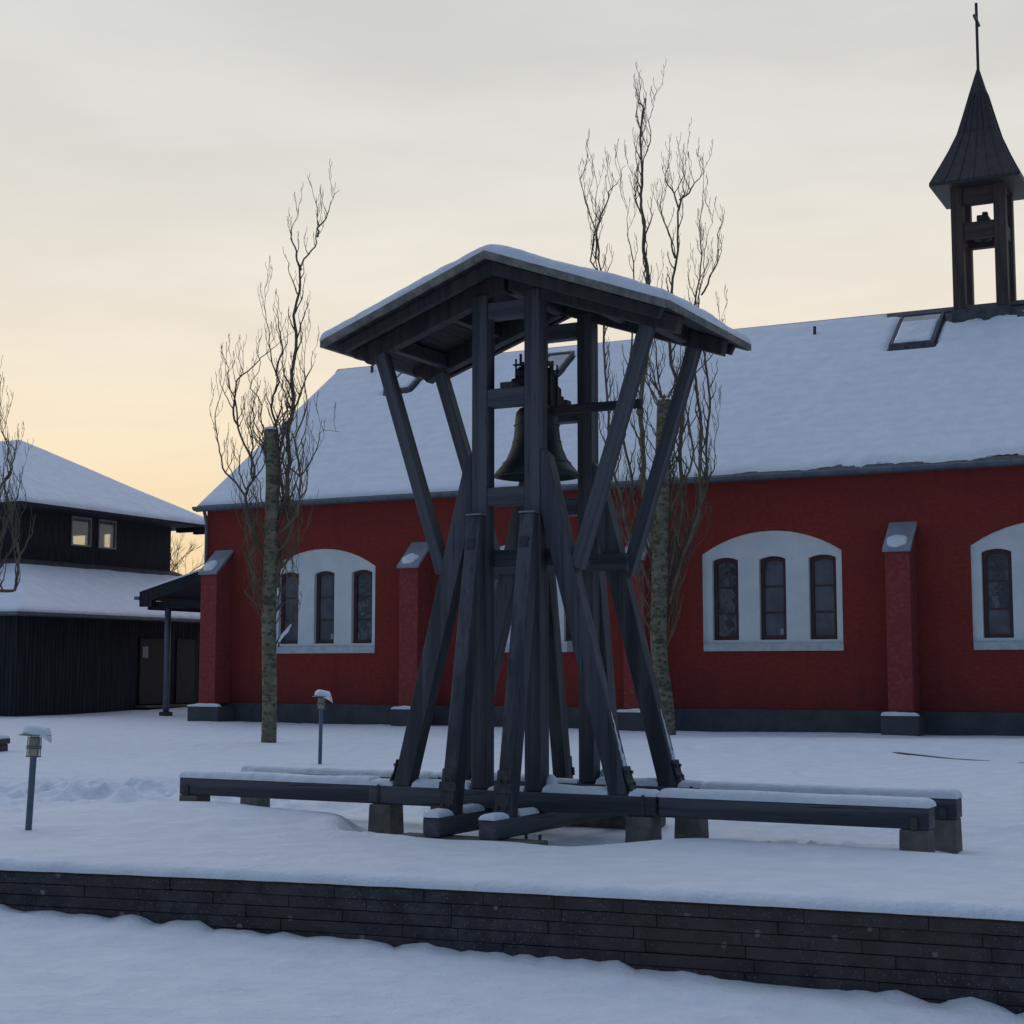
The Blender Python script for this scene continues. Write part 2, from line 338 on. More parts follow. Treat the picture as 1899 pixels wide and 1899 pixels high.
# ================================================================== GROUND
FR = dict(x=0.212, y=13.19, th=R(28))
def frame_local(x, y):
    dx, dy = x - FR['x'], y - FR['y']; c, s = math.cos(FR['th']), math.sin(FR['th'])
    return dx * c - dy * s, dx * s + dy * c
def wall_y(x):
    xx = max(-5.0, min(5.0, x)); y = 9.31 - 0.355 * xx - 0.012 * xx * xx
    slope = -0.355 - 0.024 * xx
    return y + (x - xx) * slope
def sm(a, b, x):
    t = max(0.0, min(1.0, (x - a) / (b - a))); return t * t * (3 - 2 * t)
def ground_h(x, y):
    a, b = frame_local(x, y)
    z = 0.035 * nz3(x * .35, y * .35, 2.1) + 0.012 * nz3(x * 1.3, y * 1.3, 4.0)
    # hollow under the frame and benches
    inner = 1 - sm(0.95, 1.7, abs(a))
    e0 = -0.60 - 0.80 * inner + 0.10 * nz3(a * 1.4, 1.0)
    trough = sm(e0, e0 + 0.32 + .15 * (1 - inner), b) * (1 - sm(0.9, 1.9, b)) * sm(-4.3, -3.0, a) * (1 - sm(3.5, 4.3, a))
    z -= trough * (0.115 + 0.02 * inner)
    z += 0.02 * math.exp(-((b - e0 + .12) / .2) ** 2) * sm(-4, -3, a) * (1 - sm(3.2, 4.2, a))
    # drift in front of the left pier
    z += 0.085 * math.exp(-(((a + 1.10) / .28) ** 2 + ((b + 0.95) / .25) ** 2))
    # mound in front at the left
    z += 0.09 * math.exp(-(((a + 3.1) / 1.3) ** 2 + ((b + 0.85) / .9) ** 2))
    z -= 0.015 * math.exp(-(((a - 0.15) / 0.9) ** 2 + ((b + 1.45) / .35) ** 2))
    # trodden path behind the benches on the left
    p = math.exp(-((y - 17.4 - 0.12 * x) / 1.5) ** 2) * (1 - sm(0.2, 1.8, x)) * sm(-14, -9, x)
    z += p * (-0.06 + 0.16 * nz3(x * 2.3, y * 1.6, 7) + 0.15 * nz3(x * 4.5, y * 3.2, 9) + 0.07 * nz3(x * 11, y * 8, 9))
    p2 = math.exp(-(((a - 2.1) / 1.1) ** 2 + ((b - 0.35) / .45) ** 2))
    z += p2 * (0.06 * nz3(x * 7, y * 6, 3) + .04 * nz3(x * 14, y * 12, 3))
    # path in front of the church at the right, with a small step
    z += 0.10 * sm(23.3, 24.6, y + 0.28 * (x - 6)) * sm(0.5, 4, x) * (1 - sm(27, 28.5, y))
    # old footprints
    z -= 0.05 * max(0, nz3(x * 2.6, y * 1.3, 12) - 0.38) * 2 * (0 if y < 12 else 1)
    z += .010 * nz3(x * 3, y * 3, 31) * sm(12, 14, y)
    if y > 40: z *= max(0.2, 1 - (y - 40) / 40)
    z += 0.14 * sm(43, 49, y) * (1 - sm(-9, -7, x))
    return z
def axis(lo, hi, fine0, fine1, st, grow=1.18):
    out = []; x = fine0
    while x < fine1: out.append(x); x += st
    s = st; x = fine1
    while x < hi: out.append(x); s *= grow; x += s
    out.append(hi); s = st; x = fine0; pre = []
    while x > lo: s *= grow; x -= s; pre.append(max(x, lo))
    return sorted(set(pre + out))
mb = MB()
XS = axis(-900, 900, -6.5, 6.5, 0.05)
TS = [0, .005, .012, .022, .035, .05, .07, .095, .125] ; t = .17; s = .07
while t < 1500:
    TS.append(t)
    if t > 9: s *= 1.035
    if t > 22: s *= 1.06
    t += s
for x in XS:
    for t in TS:
        wy = wall_y(x); k = min(1, t / .095); lip = math.sqrt(max(0, 1 - (1 - k) ** 2))
        e = 0.010 * nz3(x * 5, 3.3) + 0.007 * nz3(x * 17, 5.5) + 0.005 * nz3(x * 41, 7.7)
        y = wy - 0.030 + e * (1 - k) * 1.2 + t
        z = ground_h(x, y) * sm(0, 1.2, t) + (0.062 + 0.012 * nz3(x * 1.1, 8.8)) * lip * (1 - 0.6 * sm(0.3, 2.2, t)) - (0.025) * sm(.3, 2.2, t) * 0
        mb.v.append((x, y, z))
ny = len(TS)
for i in range(len(XS) - 1):
    for j in range(ny - 1): mb.f.append((i * ny + j, (i + 1) * ny + j, (i + 1) * ny + j + 1, i * ny + j + 1))
mb.build('ground', M['snow'], smooth=True, kind='structure')

# lower ground in front of the retaining wall
def scallop(x):
    # small drifts leaning on the wall, uneven spacing
    v = 0
    v += 0.55 * abs(math.sin(x * 6.4 + 1.9 * math.sin(x * 2.3) + nz3(x * .9, 2))) + 0.35 * abs(math.sin(x * 9.1 + 2 * math.sin(x * 1.3 + 1)))
    return v * (0.85 + 0.9 * nz3(x * 1.1, 1.1)) + .45 * nz3(x * 9, 4)
mb = MB()
TS = [0, .02, .04, .06, .09, .12, .15, .19, .24, .29, .35, .42, .5]; t = .5; s = .07
while t < 90:
    s *= 1.04; t += s; TS.append(t)
for x in XS:
    if abs(x) > 90: continue
    for t in TS:
        xx = max(-9, min(6, x)); base = -0.365 - 0.036 * xx
        far = sm(0.3, 4, t)
        z = base - 0.03 * far + (0.055 * (scallop(x) - 0.35)) * math.exp(-(t / .20) ** 1.6) + 0.03 * nz3(x * .5, t * .5, 6) * far + 0.020 * nz3(x * 2.2, t * 3.2, 1) * min(1, t * 2) + 0.008 * nz3(x * 7, t * 8, 3)
        mb.v.append((x, wall_y(x) + 0.02 - t, z))
ny = len(TS); nX = len([x for x in XS if abs(x) <= 90])
for i in range(nX - 1):
    for j in range(ny - 1): mb.f.append((i * ny + j, i * ny + j + 1, (i + 1) * ny + j + 1, (i + 1) * ny + j))
mb.build('lower_ground', M['snow'], smooth=True, kind='structure')

# ================================================================== RETAINING WALL
def wallblocks(t, vec, col, b):
    sp = N(t, 'ShaderNodeTexVoronoi'); sp.inputs['Scale'].default_value = 5.5; t.links.new(vec, sp.inputs['Vector'])
    ds = N(t, 'ShaderNodeTexNoise'); ds.inputs['Scale'].default_value = 30; t.links.new(vec, ds.inputs['Vector'])
    spot = mth(t, 'ADD', sp.outputs['Distance'], mth(t, 'MULTIPLY', ds.outputs['Fac'], 0.16))
    k = mrange(t, spot, 0.16, 0.19)
    col = mixc(t, k, (0.26, 0.25, 0.21), col)
    v3 = N(t, 'ShaderNodeTexVoronoi'); v3.inputs['Scale'].default_value = 38; t.links.new(vec, v3.inputs['Vector'])
    col = mixc(t, mrange(t, v3.outputs['Distance'], 0.13, 0.2), (0.19, 0.18, 0.16), col)
    n = N(t, 'ShaderNodeTexNoise'); n.inputs['Scale'].default_value = 1.3; t.links.new(vec, n.inputs['Vector'])
    return mixc(t, mrange(t, n.outputs['Fac'], 0.4, 0.7, 0, .6), col, (0.085, 0.055, 0.05))
M['wallblock'] = mat('retaining wall block', (0.046, 0.042, 0.046), (0.085, 0.077, 0.080), scale=7, rough=0.92, bump=0.007, bscale=45, extra=wallblocks)
wall = thing('retaining_wall', 'low dark block retaining wall running across the foreground under a lip of snow', 'wall', (0, wall_y(0), -0.5))
wy0 = wall_y(0)
core = MB(); xs = [i * .5 for i in range(-60, 61)]
for i in range(len(xs) - 1):
    x0, x1 = xs[i], xs[i + 1]
    vs = []
    for z in (-0.3, 0.475):
        for x in (x0, x1):
            for d in (0.035, 0.30): vs.append((x, wall_y(x) - wy0 + d, z))
    core.add(vs, [(0, 1, 3, 2), (4, 6, 7, 5), (0, 2, 6, 4), (1, 5, 7, 3)])
core.build('wall_core', M['stone'], wall)
blk = MB(); rnd = random.Random(3)
ch = 0.071
for c in range(9):
    x = -30 + rnd.random() * .5; ztop = 0.488 - c * ch
    while x < 30:
        L = rnd.uniform(.32, .78) if abs(x) < 12 else 1.5
        x1 = x + L; j = rnd.uniform(-.007, .008) + (0.006 if c == 0 else 0); jj = rnd.uniform(-.003, .003)
        pts = [x + .0012, (x + x1) / 2, x1 - .0012]
        vs = []
        for zz in (ztop - ch + .0025, ztop - .0015 + jj * .4):
            for d in (0.0, 0.06):
                for xx in pts: vs.append((xx, wall_y(xx) - wy0 + j * (-1 if c == 0 else 1) + d, zz))
        blk.add(vs, [(0, 1, 7, 6), (1, 2, 8, 7), (6, 7, 10, 9), (7, 8, 11, 10), (0, 6, 9, 3), (2, 5, 11, 8), (0, 3, 4, 1), (1, 4, 5, 2)])
        x = x1
blk.build('block_courses', M['wallblock'], wall, bevel=0.004)

# ================================================================== CHURCH
TH = R(26.7)
CH = (-7.56, 38.6, 0.0)
church = thing('church', 'long dark red church with white arched window bays, snowy roof and small bell turret', 'church', CH, -TH)
EZ = 5.43; SL = 0.713; HB = 6.1; LEN = 34.0
def arc(x0, x1, zs, rise, n=14):
    """points of a flat arch from x0 to x1"""
    w = (x1 - x0) / 2; c = (x0 + x1) / 2; r = (w * w + rise * rise) / (2 * rise)
    return [(c + w * t, zs + math.sqrt(max(0, r * r - (w * t) ** 2)) - (r - rise)) for t in [-1 + 2 * i / n for i in range(n + 1)]]
def holed(mb, x0, x1, z0, z1, y, holes):
    """front face at depth y with arched holes (xa, xb, zb, zs, rise)"""
    x = x0
    for xa, xb, zb, zs, rise in sorted(holes):
        if xa > x: mb.add([(x, y, z0), (xa, y, z0), (xa, y, z1), (x, y, z1)], [(0, 1, 2, 3)])
        mb.add([(xa, y, z0), (xb, y, z0), (xb, y, zb), (xa, y, zb)], [(0, 1, 2, 3)])
        a = arc(xa, xb, zs, rise)
        for (p, q), (p2, q2) in zip(a, a[1:]): mb.add([(p, y, q), (p2, y, q2), (p2, y, z1), (p, y, z1)], [(0, 1, 2, 3)])
        x = xb
    if x < x1: mb.add([(x, y, z0), (x1, y, z0), (x1, y, z1), (x, y, z1)], [(0, 1, 2, 3)])
def reveal(mb, h, y0, y1):
    xa, xb, zb, zs, rise = h; a = arc(xa, xb, zs, rise); loop = [(xa, zb)] + a + [(xb, zb)]
    for i in range(len(loop)):
        p, q = loop[i]; p2, q2 = loop[(i + 1) % len(loop)]
        mb.add([(p, y0, q), (p2, y0, q2), (p2, y1, q2), (p, y1, q)], [(0, 1, 2, 3)])
NC = [3.42, 8.92, 14.42, 19.92, 25.4]
niches = [(c - 1.48, c + 1.48, 1.80, 3.68, 0.45) for c in NC]
w = MB(); holed(w, 0, LEN, 0.0, EZ, 0.0, niches)
w.add([(0, 0, 0), (0, 12.2, 0), (0, 12.2, EZ), (0, 6.1, EZ + SL * HB - .15), (0, 0, EZ)], [(0, 1, 2, 3, 4)])
w.add([(LEN, 0, 0), (LEN, 12.2, 0), (LEN, 12.2, EZ), (LEN, 6.1, EZ + SL * HB - .15), (LEN, 0, EZ)], [(0, 1, 2, 3, 4)])
w.add([(0, 12.2, 0), (LEN, 12.2, 0), (LEN, 12.2, EZ), (0, 12.2, EZ)], [(0, 1, 2, 3)])
w.build('wall', M['red'], church)
p = MB(); p.box(-.05, LEN, -.06, 0.001, -.4, 0.47); p.build('plinth', M['plinth'], church, bevel=0.01)
# dark corbel frieze under the eaves
fz = MB(); fz.box(0, LEN, -.05, -0.002, EZ - .13, EZ - .02)
x = 0.05
while x < LEN: fz.box(x, x + .10, -.048, -0.002, EZ - .25, EZ - .128); x += .22
fz.build('corbel_frieze', M['frieze'], church)
WC = [-1.02, 0.0, 1.05]
def window(cx, stained=0, note=False):
    h = (cx - .285, cx + .285, 1.89, 3.55, .065); y = .20
    fr = MB(); a = arc(h[0], h[1], h[3], h[4], 8); ai = arc(h[0] + .085, h[1] - .085, h[3] - .075, .05, 8)
    outer = [(h[0], h[2])] + a + [(h[1], h[2])]; inner = [(h[0] + .085, h[2] + .085)] + ai + [(h[1] - .085, h[2] + .085)]
    n = len(outer)
    vs = [(p, y, q) for p, q in outer] + [(p, y, q) for p, q in inner] + [(p, y + .07, q) for p, q in inner]
    fs = []
    for i in range(n):
        j = (i + 1) % n; fs.append((i, j, j + n, i + n)); fs.append((i + n, j + n, j + 2 * n, i + 2 * n))
    fr.add(vs, fs)
    for zz in (2.45, 2.99): fr.box(h[0] + .08, h[1] - .08, y + .018, y + .05, zz - .018, zz + .018)
    fo = fr.build('window', M['brownframe'], church)
    zc = [1.95, 2.45, 2.99, 3.64]
    for k in range(3):
        g = MB().box(h[0] + .06, h[1] - .06, y + .035 + .001 * k, y + .045, zc[k] + .002, zc[k + 1] - .002)
        g.build('pane', M['stained'] if (stained >> k) & 1 else M['glass'], fo)
    if note:
        MB().box(h[1] - .17, h[1] - .10, y + .028, y + .033, 2.0, 2.12).build('paper_notice', M['paper'], fo)
for i, c in enumerate(NC):
    hs = [(c + q - .285, c + q + .285, 1.89, 3.55, .065) for q in WC]
    n = MB(); holed(n, c - 1.48, c + 1.48, 1.80, 4.2, .10, hs); reveal(n, (c - 1.478, c + 1.478, 1.80, 3.68, 0.448), -0.004, .10)
    for h in hs: reveal(n, h, .10, .21)
    n.build('window_bay_panel', M['white'], church)
    MB().prism([(-.03, 1.66), (.12, 1.66), (.12, 1.835), (.04, 1.835), (-.03, 1.80)], 'x', c - 1.47, c + 1.49).build('sill', M['sill'], church, bevel=.006)
    for j, q in enumerate(WC):
        st = {(0, 2): 7, (2, 0): 7, (3, 0): 6, (1, 2): 6, (3, 2): 7}.get((i, j), 0)
        window(c + q, st, (i, j) in ((0, 1), (2, 1)))
def snow_blob(cx, cy, cz, rx, ry, rz, seed=0.0, flat=0.0, n=20, tilt=None, pw=.8):
    mb = MB(); 
    for i in range(n + 1):
        ph = (i / n) * math.pi / 2
        for j in range(n * 2):
            a = 2 * math.pi * j / (n * 2); rr = max(0, math.cos(ph)) ** pw; k = 1 + .22 * nz3(math.cos(a) * 1.5, math.sin(a) * 1.5, seed) + .06 * nz3(math.cos(a) * 5, math.sin(a) * 5, seed + 3)
            x = rx * rr * math.cos(a) * k; y = ry * rr * math.sin(a) * k; z = rz * math.sin(ph) * (1 + .2 * nz3(x * 6, y * 6, seed))
            mb.v.append((cx + x, cy + y, cz + z + (tilt(x, y) if tilt else 0)))
    m2 = n * 2
    for i in range(n):
        for j in range(m2): mb.f.append((i * m2 + j, i * m2 + (j + 1) % m2, (i + 1) * m2 + (j + 1) % m2, (i + 1) * m2 + j))
    mb.f.append(tuple(range(m2))[::-1])
    return mb
for i, c in enumerate([0.55, 6.15, 11.62, 17.15, 22.6, 28.0]):
    b = MB(); b.prism([(-.60, .47), (0.0, .47), (0.0, 4.13), (-.60, 3.62)], 'x', c - .24, c + .24)
    bo = b.build('buttress', M['redbut'], church, bevel=0.01)
    MB().prism([(-.67, 3.565), (-.67, 3.62), (0.0, 4.20), (0.0, 4.12), (-.6, 3.60), (-.6, 3.565)], 'x', c - .275, c + .275).build('coping', M['capmetal'], bo, bevel=.006)
    k = .58 / .67
    snow_blob(c - .02 + .03 * nz3(i * 2.1, 1), -.50 + .03 * nz3(i * 3.3, 2), 3.775, .20 + .03 * nz3(i * 1.7, 4), .14 + .04 * nz3(i * 2.7, 5), .075, seed=i * 2.3, tilt=lambda x, y: y * k).build('snow_patch', M['snow'], bo, smooth=True)
    wL = 0.46 if i == 0 else .36
    base = MB().box(c - wL, c + wL, -.74, -0.061, -.4, .40)
    po = base.build('buttress_base', M['plinth'], church, bevel=.02)
    snow_field(c - wL, c + wL, -.75, -.62, .07, base=lambda x, y: .40, step=.04, seed=i * 3.1, amp=.6).build('snow_patch', M['snow'], po, smooth=True)
# roof
def roofz(y): return EZ + SL * (y if y < HB else 2 * HB - y)
rf = MB(); ov = -.22; vl = -.18
prof = [(ov, roofz(ov)), (HB, roofz(HB)), (2 * HB - ov, roofz(2 * HB - ov)), (2 * HB - ov, roofz(2 * HB - ov) - .12), (HB, roofz(HB) - .14), (ov, roofz(ov) - .12)]
rf.prism(prof, 'x', vl, LEN)
roof = rf.build('roof', M['slate'], church)
TXc, TYc = 17.83, 6.1
SK = [(16.45, 5.08, 1.02, 1.4), (7.1, 5.05, .75, 1.1), (2.75, 5.0, .8, 1.1)]       # skylights: x, y(plan), width, plan length
def rmask(x, y):
    m = 1.0
    # bare slates near the eave towards the right
    e = y - ov
    lim = 0.05 + 0.12 * sm(12, 17, x) * (0.75 + 1.5 * max(-.5, nz3(x * 1.6, 2.2)) + .5 * nz3(x * 7, 4))
    m = min(m, (e - lim) / .10)
    # around the turret and at the ridge next to it
    d = max(abs(x - TXc) - .95, 5.40 - y) + .25 * nz3(x * 2.3, y * 2.3, 4) + .1 * nz3(x * 8, y * 8, 2)
    m = min(m, d / .12) if x < 22 else m
    if y > 5.9 + .15 * nz3(x * 2, 5) and 15.6 < x < 21.5: m = min(m, -1)
    for sx, sy, sw, sl in SK:
        dx = abs(x - sx) - sw / 2 - .05; dy = max(sy - sl / 2 - .06 - y, y - sy - sl / 2 - .02)
        d = max(dx, dy) + .05 * nz3(x * 5, y * 5, 8)
        m = min(m, d / .08)
    return m
snow_field(vl + .02, 26.0, ov + .03, HB, .075, base=lambda x, y: roofz(y), step=.085, mask=rmask, amp=.12, nf=.7, r=.12, edge=0.0, under=.03).build('snow_cover', M['roof_snow'], roof, smooth=True)
snow_field(vl + .02, LEN, HB + .01, 2 * HB - ov, .07, base=lambda x, y: roofz(y), step=.5, amp=.2, nf=.5, r=.12, edge=0.0).build('snow_cover', M['roof_snow'], roof, smooth=True)
for i, (sx, sy, sw, sl) in enumerate(SK):
    s = MB(); rz = lambda y: roofz(y)
    y0, y1 = sy - sl / 2, sy + sl / 2
    def bx(mb, xa, xb, ya, yb, h0, h1):
        mb.add([(x, y, roofz(y) + h) for h in (h0, h1) for y in (ya, yb) for x in (xa, xb)],
               [(0, 2, 3, 1), (4, 5, 7, 6), (0, 1, 5, 4), (2, 6, 7, 3), (0, 4, 6, 2), (1, 3, 7, 5)])
    xa, xb = sx - sw / 2, sx + sw / 2
    bx(s, xa, xb, y0, y0 + .07, -.02, .15); bx(s, xa, xb, y1 - .07, y1, -.02, .15); bx(s, xa, xa + .07, y0 + .07, y1 - .07, -.02, .145); bx(s, xb - .07, xb, y0 + .07, y1 - .07, -.02, .145)
    so = s.build('skylight', M['slate'], roof)
    g = MB(); bx(g, xa + .1, xb - .1, y0 + .1, y1 - .1, .02, .12)
    g.build('pane', M['glass'], church) if False else None
    g2 = MB(); bx(g2, xa + .068, xb - .068, y0 + .068, y1 - .068, .02, .12)
    g2.build('skylight_glass', M['glass'], roof)
    snow_field(xa + .09, xb - .08, y0 + .04, y0 + (y1 - y0) * (.70 if i != 1 else .3), .06, base=lambda x, y: roofz(y) + .13, step=.06, seed=i).build('skylight_snow', M['snow'], roof, smooth=True)
for hx, hy in ((13.94, 5.38), (1.23, 5.67)):
    MB().box(hx - .03, hx + .03, hy - .03, hy + .03, roofz(hy), roofz(hy) + .26).build('roof_hook', M['iron'], roof)
# ridge capping
MB().prism([(HB - .16, roofz(HB - .16) + .03), (HB, roofz(HB) + .05), (HB + .16, roofz(HB - .16) + .03), (HB, roofz(HB) + .0)], 'x', vl, LEN).build('ridge_capping', M['slate'], roof)
# gutter with brackets
gt = MB(); gp = [(-.10 * math.cos(a), -.09 * math.sin(a)) for a in [math.pi * i / 8 for i in range(9)]]
gp = [(ov - .06 + px, roofz(ov) - .015 + pz) for px, pz in gp] 
gin = [(q[0] * 1 + (.012 if q[0] < ov - .06 else -.012), q[1] + .012) for q in gp]
gt.prism(gp + gin[::-1], 'x', vl, LEN)
gt.build('gutter', M['gutter'], church, smooth=False)
dp = MB().tube([(.10, ov - .05, EZ - .2), (.06, -.09, EZ - .55), (.06, -.09, .1)], .045, 10)
dp.build('downpipe', M['gutter'], church, smooth=True)
MB().box(9.86, 10.0, -.12, -.0, 1.66, 1.90).build('utility_box', M['metal'], church, bevel=.01)
# ---- bell turret on the ridge
TB = 9.15; H2 = .62; PW = .27
tur = MB()
tur.prism([(TXc - .85, TYc - .85)], 'z', 0, 0) if False else None
tw = MB().box(TXc - .66, TXc + .66, TYc - .66, TYc + .66, 9.1, 9.60); 
turret = tw.build('bell_turret', M['slate'], church, bevel=.01)
for sx in (-1, 1):
    for sy in (-1, 1):
        beam('post', (TXc + sx * (H2 - PW / 2), TYc + sy * (H2 - PW / 2), 8.8 if sy < 0 else 9.0), (TXc + sx * (H2 - PW / 2), TYc + sy * (H2 - PW / 2), 12.52), PW, PW, M['wood_turret'], turret, up=(0, 1, 0), bevel=.012)
i0 = H2 - PW
for sy in (-1, 1):
    yy = TYc + sy * (H2 - PW / 2)
    for z0, z1 in ((11.28, 11.66), (12.10 if sy < 0 else 12.42, 12.50)):
        beam('crossbeam', (TXc - i0, yy, (z0 + z1) / 2), (TXc + i0, yy, (z0 + z1) / 2), PW * .7, z1 - z0, M['wood_turret'], turret)
for sx in (-1, 1):
    xx = TXc + sx * (H2 - PW / 2)
    for z0, z1 in ((11.30, 11.62), (12.43, 12.49)):
        beam('crossbeam', (xx, TYc - i0, (z0 + z1) / 2), (xx, TYc + i0, (z0 + z1) / 2), PW * .7, z1 - z0, M['wood_turret'], turret)
sp = MB(); rings = [(1.02, 12.50), (1.02, 12.58), (.82, 13.0), (.63, 13.42), (.46, 13.85), (.34, 14.3), (.19, 14.9), (.02, 15.55)]
for r, z in rings:
    for sx, sy in ((-1, -1), (1, -1), (1, 1), (-1, 1)): sp.v.append((TXc + sx * r, TYc + sy * r, z))
for i in range(len(rings) - 1):
    for j in range(4): sp.f.append((i * 4 + j, i * 4 + (j + 1) % 4, i * 4 + 4 + (j + 1) % 4, i * 4 + 4 + j))
sp.f.append((3, 2, 1, 0)); sp.f.append(tuple(len(rings) * 4 - 4 + j for j in range(4)))
for side in range(4):      # standing seams
    for k in (-.66, -.33, 0, .33, .66):
        pts = []
        for r, z in rings[1:-1]:
            q = k * r; e = r + .008
            pts.append({0: (q, -e), 1: (e, q), 2: (q, e), 3: (-e, q)}[side] + (z,))
        sp.tube([(TXc + a, TYc + b, z) for a, b, z in pts], .009, 4)
sp.build('spire', M['copper'], turret)
cx_ = MB().tube([(TXc, TYc, 15.45), (TXc, TYc, 17.15)], .038, 6)
cx_.bar((TXc, TYc - .34, 16.72), (TXc, TYc + .34, 16.72), .055, .055)
cx_.build('cross', M['iron'], turret)
tb = thing('turret_bell', 'small dark bell hanging between the posts of the church roof turret', 'bell', Vector(CH) + Matrix.Rotation(-TH, 3, 'Z') @ Vector((TXc, TYc, 11.36)), -TH)
MB().lathe([(.0, .40), (.08, .40), (.11, .35), (.13, .2), (.16, .08), (.20, .0), (.17, .0), (.0, .3)], n=24, caps=False).build('bell_body', M['bronze'], tb, smooth=True)
MB().box(-.07, .20, -.42, .42, .35, .46).box(-.12, .12, -.10, .10, .46, .58).box(.0, .12, -.08, .08, .58, .65).build('headstock', M['iron'], tb, bevel=.01)
MB().tube([(0, 0, .3), (0, 0, -.10)], .018, 6).build('clapper', M['iron'], tb)

# ================================================================== TIMBER HOUSE at the left
HO = (-13.2, 41.9, 0.0)
house = thing('timber_house', 'black timber two storey house with snowy hipped roofs at the left edge', 'house', HO, -TH)
# local: x to the right (a), y away along the visible wall (b); the visible long wall lies on x = 0
lw = MB().box(-16, 0, 0, 13.0, -.3, 2.85); lw.build('lower_wall', M['vboards'], house)
def hip_roof(x0, x1, y0, y1, z0, slope, inset=None, thick=.12):
    """truncated or full hip roof; returns mesh builder and height function"""
    def hz(x, y): 
        return z0 + slope * min(x - x0, x1 - x, y - y0, y1 - y, inset if inset else 99)
    return hz
def roof_mesh(x0, x1, y0, y1, z0, slope, inset, step=.5):
    hz = hip_roof(x0, x1, y0, y1, z0, slope, inset)
    W = min(x1 - x0, y1 - y0) / 2; ins = inset if inset else W
    mb = MB(); a = ins
    o = [(x0, y0), (x1, y0), (x1, y1), (x0, y1)]
    if inset: i_ = [(x0 + a, y0 + a), (x1 - a, y0 + a), (x1 - a, y1 - a), (x0 + a, y1 - a)]
    elif (x1 - x0) < (y1 - y0): i_ = [(x0 + a, y0 + a), (x1 - a, y0 + a), (x1 - a, y1 - a), (x0 + a, y1 - a)]
    else: i_ = [(x0 + a, y0 + a), (x1 - a, y0 + a), (x1 - a, y1 - a), (x0 + a, y1 - a)]
    vs = [(x, y, z0 - .09) for x, y in o] + [(x, y, z0) for x, y in o] + [(x, y, z0 + slope * a) for x, y in i_]
    fs = [(3, 2, 1, 0)] + [(j, (j + 1) % 4, (j + 1) % 4 + 4, j + 4) for j in range(4)] + [(j + 4, (j + 1) % 4 + 4, (j + 1) % 4 + 8, j + 8) for j in range(4)] + [(8, 9, 10, 11)]
    mb.add(vs, fs); return mb, hz
lr, lhz = roof_mesh(-16.6, .55, -.6, 13.5, 2.80, .50, 3.45)
lower_roof = lr.build('lower_roof', M['tileband'], house)
def lm(x, y):
    d = min(x + 16.6, .55 - x, y + .6, 13.5 - y)
    return min(1, (3.02 - d + .03 * nz3(x, y * 2)) / .1)
snow_field(-16.6, .56, -.61, 13.5, .09, base=lhz, step=.13, mask=lm, amp=.15, nf=.7, r=.12, edge=0, under=.03).build('snow_cover', M['snow'], lower_roof, smooth=True)
MB().box(-16.6, .62, -.68, -.60, 2.72, 2.80).box(.55, .63, -.6, 13.55, 2.72, 2.80).build('gutter', M['gutter'], house)
uw = MB()
UX, UY0, UY1 = -3.0, -9.0 + 9 + 3.0, 9.95
wins = [(5.18, 6.07, 5.07, 5.98), (6.40, 7.22, 5.07, 5.98)]
# upper wall with real openings
ys = [UY0, wins[0][0], wins[0][1], wins[1][0], wins[1][1], UY1]
def q4(mb, x, ya, yb, za, zb): mb.add([(x, ya, za), (x, yb, za), (x, yb, zb), (x, ya, zb)], [(0, 1, 2, 3)])
ZB, ZT = 4.2, 6.15
q4(uw, UX, ys[0], ys[1], ZB, ZT); q4(uw, UX, ys[2], ys[3], ZB, ZT); q4(uw, UX, ys[4], ys[5], ZB, ZT)
for a_, b_, c_, d_ in wins: q4(uw, UX, a_, b_, ZB, c_); q4(uw, UX, a_, b_, d_, ZT)
# end wall with two narrow windows through which the low sky shows
def q4x(xa, xb, za, zb): uw.add([(xa, UY1, za), (xb, UY1, za), (xb, UY1, zb), (xa, UY1, zb)], [(0, 1, 2, 3)])
ew = [(-7.26, -6.72, 5.05, 5.92), (-5.86, -5.62, 5.05, 5.95)]
for xa, xb in ((-12, ew[0][0]), (ew[0][1], ew[1][0]), (ew[1][1], UX)): q4x(xa, xb, ZB, ZT)
for xa, xb, za, zb in ew: q4x(xa, xb, ZB, za); q4x(xa, xb, zb, ZT)
uw.add([(-12, UY0, ZB), (-12, UY1, ZB), (-12, UY1, ZT), (-12, UY0, ZT)], [(0, 1, 2, 3)])
uw.add([(UX, UY0, ZB), (-12, UY0, ZB), (-12, UY0, ZT), (UX, UY0, ZT)], [(0, 1, 2, 3)])
uw.build('upper_wall', M['black'], house)
for k, (a_, b_, c_, d_) in enumerate(wins):
    fw = MB(); t_ = .045
    fw.box(UX - .05, UX + .03, a_, b_, c_, c_ + t_).box(UX - .05, UX + .03, a_, b_, d_ - t_, d_).box(UX - .05, UX + .03, a_, a_ + t_, c_ + t_, d_ - t_).box(UX - .05, UX + .03, b_ - t_, b_, c_ + t_, d_ - t_)
    fo = fw.build('window', M['metal'], house)
    # shallow lit-through room behind the pane
    pm = M['clear']
    MB().box(UX - .03, UX - .02, a_ + t_ - .005, b_ - t_ + .005, c_ + t_ - .005, d_ - t_ + .005).build('pane', pm, fo)
ur, uhz = roof_mesh(-13.2, -1.9, 1.9, 10.95, 6.08, .56, None)
upper_roof = ur.build('upper_roof', M['black'], house)
snow_field(-13.2, -1.9, 1.9, 10.95, .12, base=uhz, step=.15, amp=.15, nf=.6, r=.12, edge=0).build('snow_cover', M['snow'], upper_roof, smooth=True)
MB().box(-2.4, -1.95, 10.35, 10.55, 5.78, 5.98).box(-3.0, -2.0, 10.2, 10.4, 5.85, 5.98).build('rafter_end', M['black'], house)
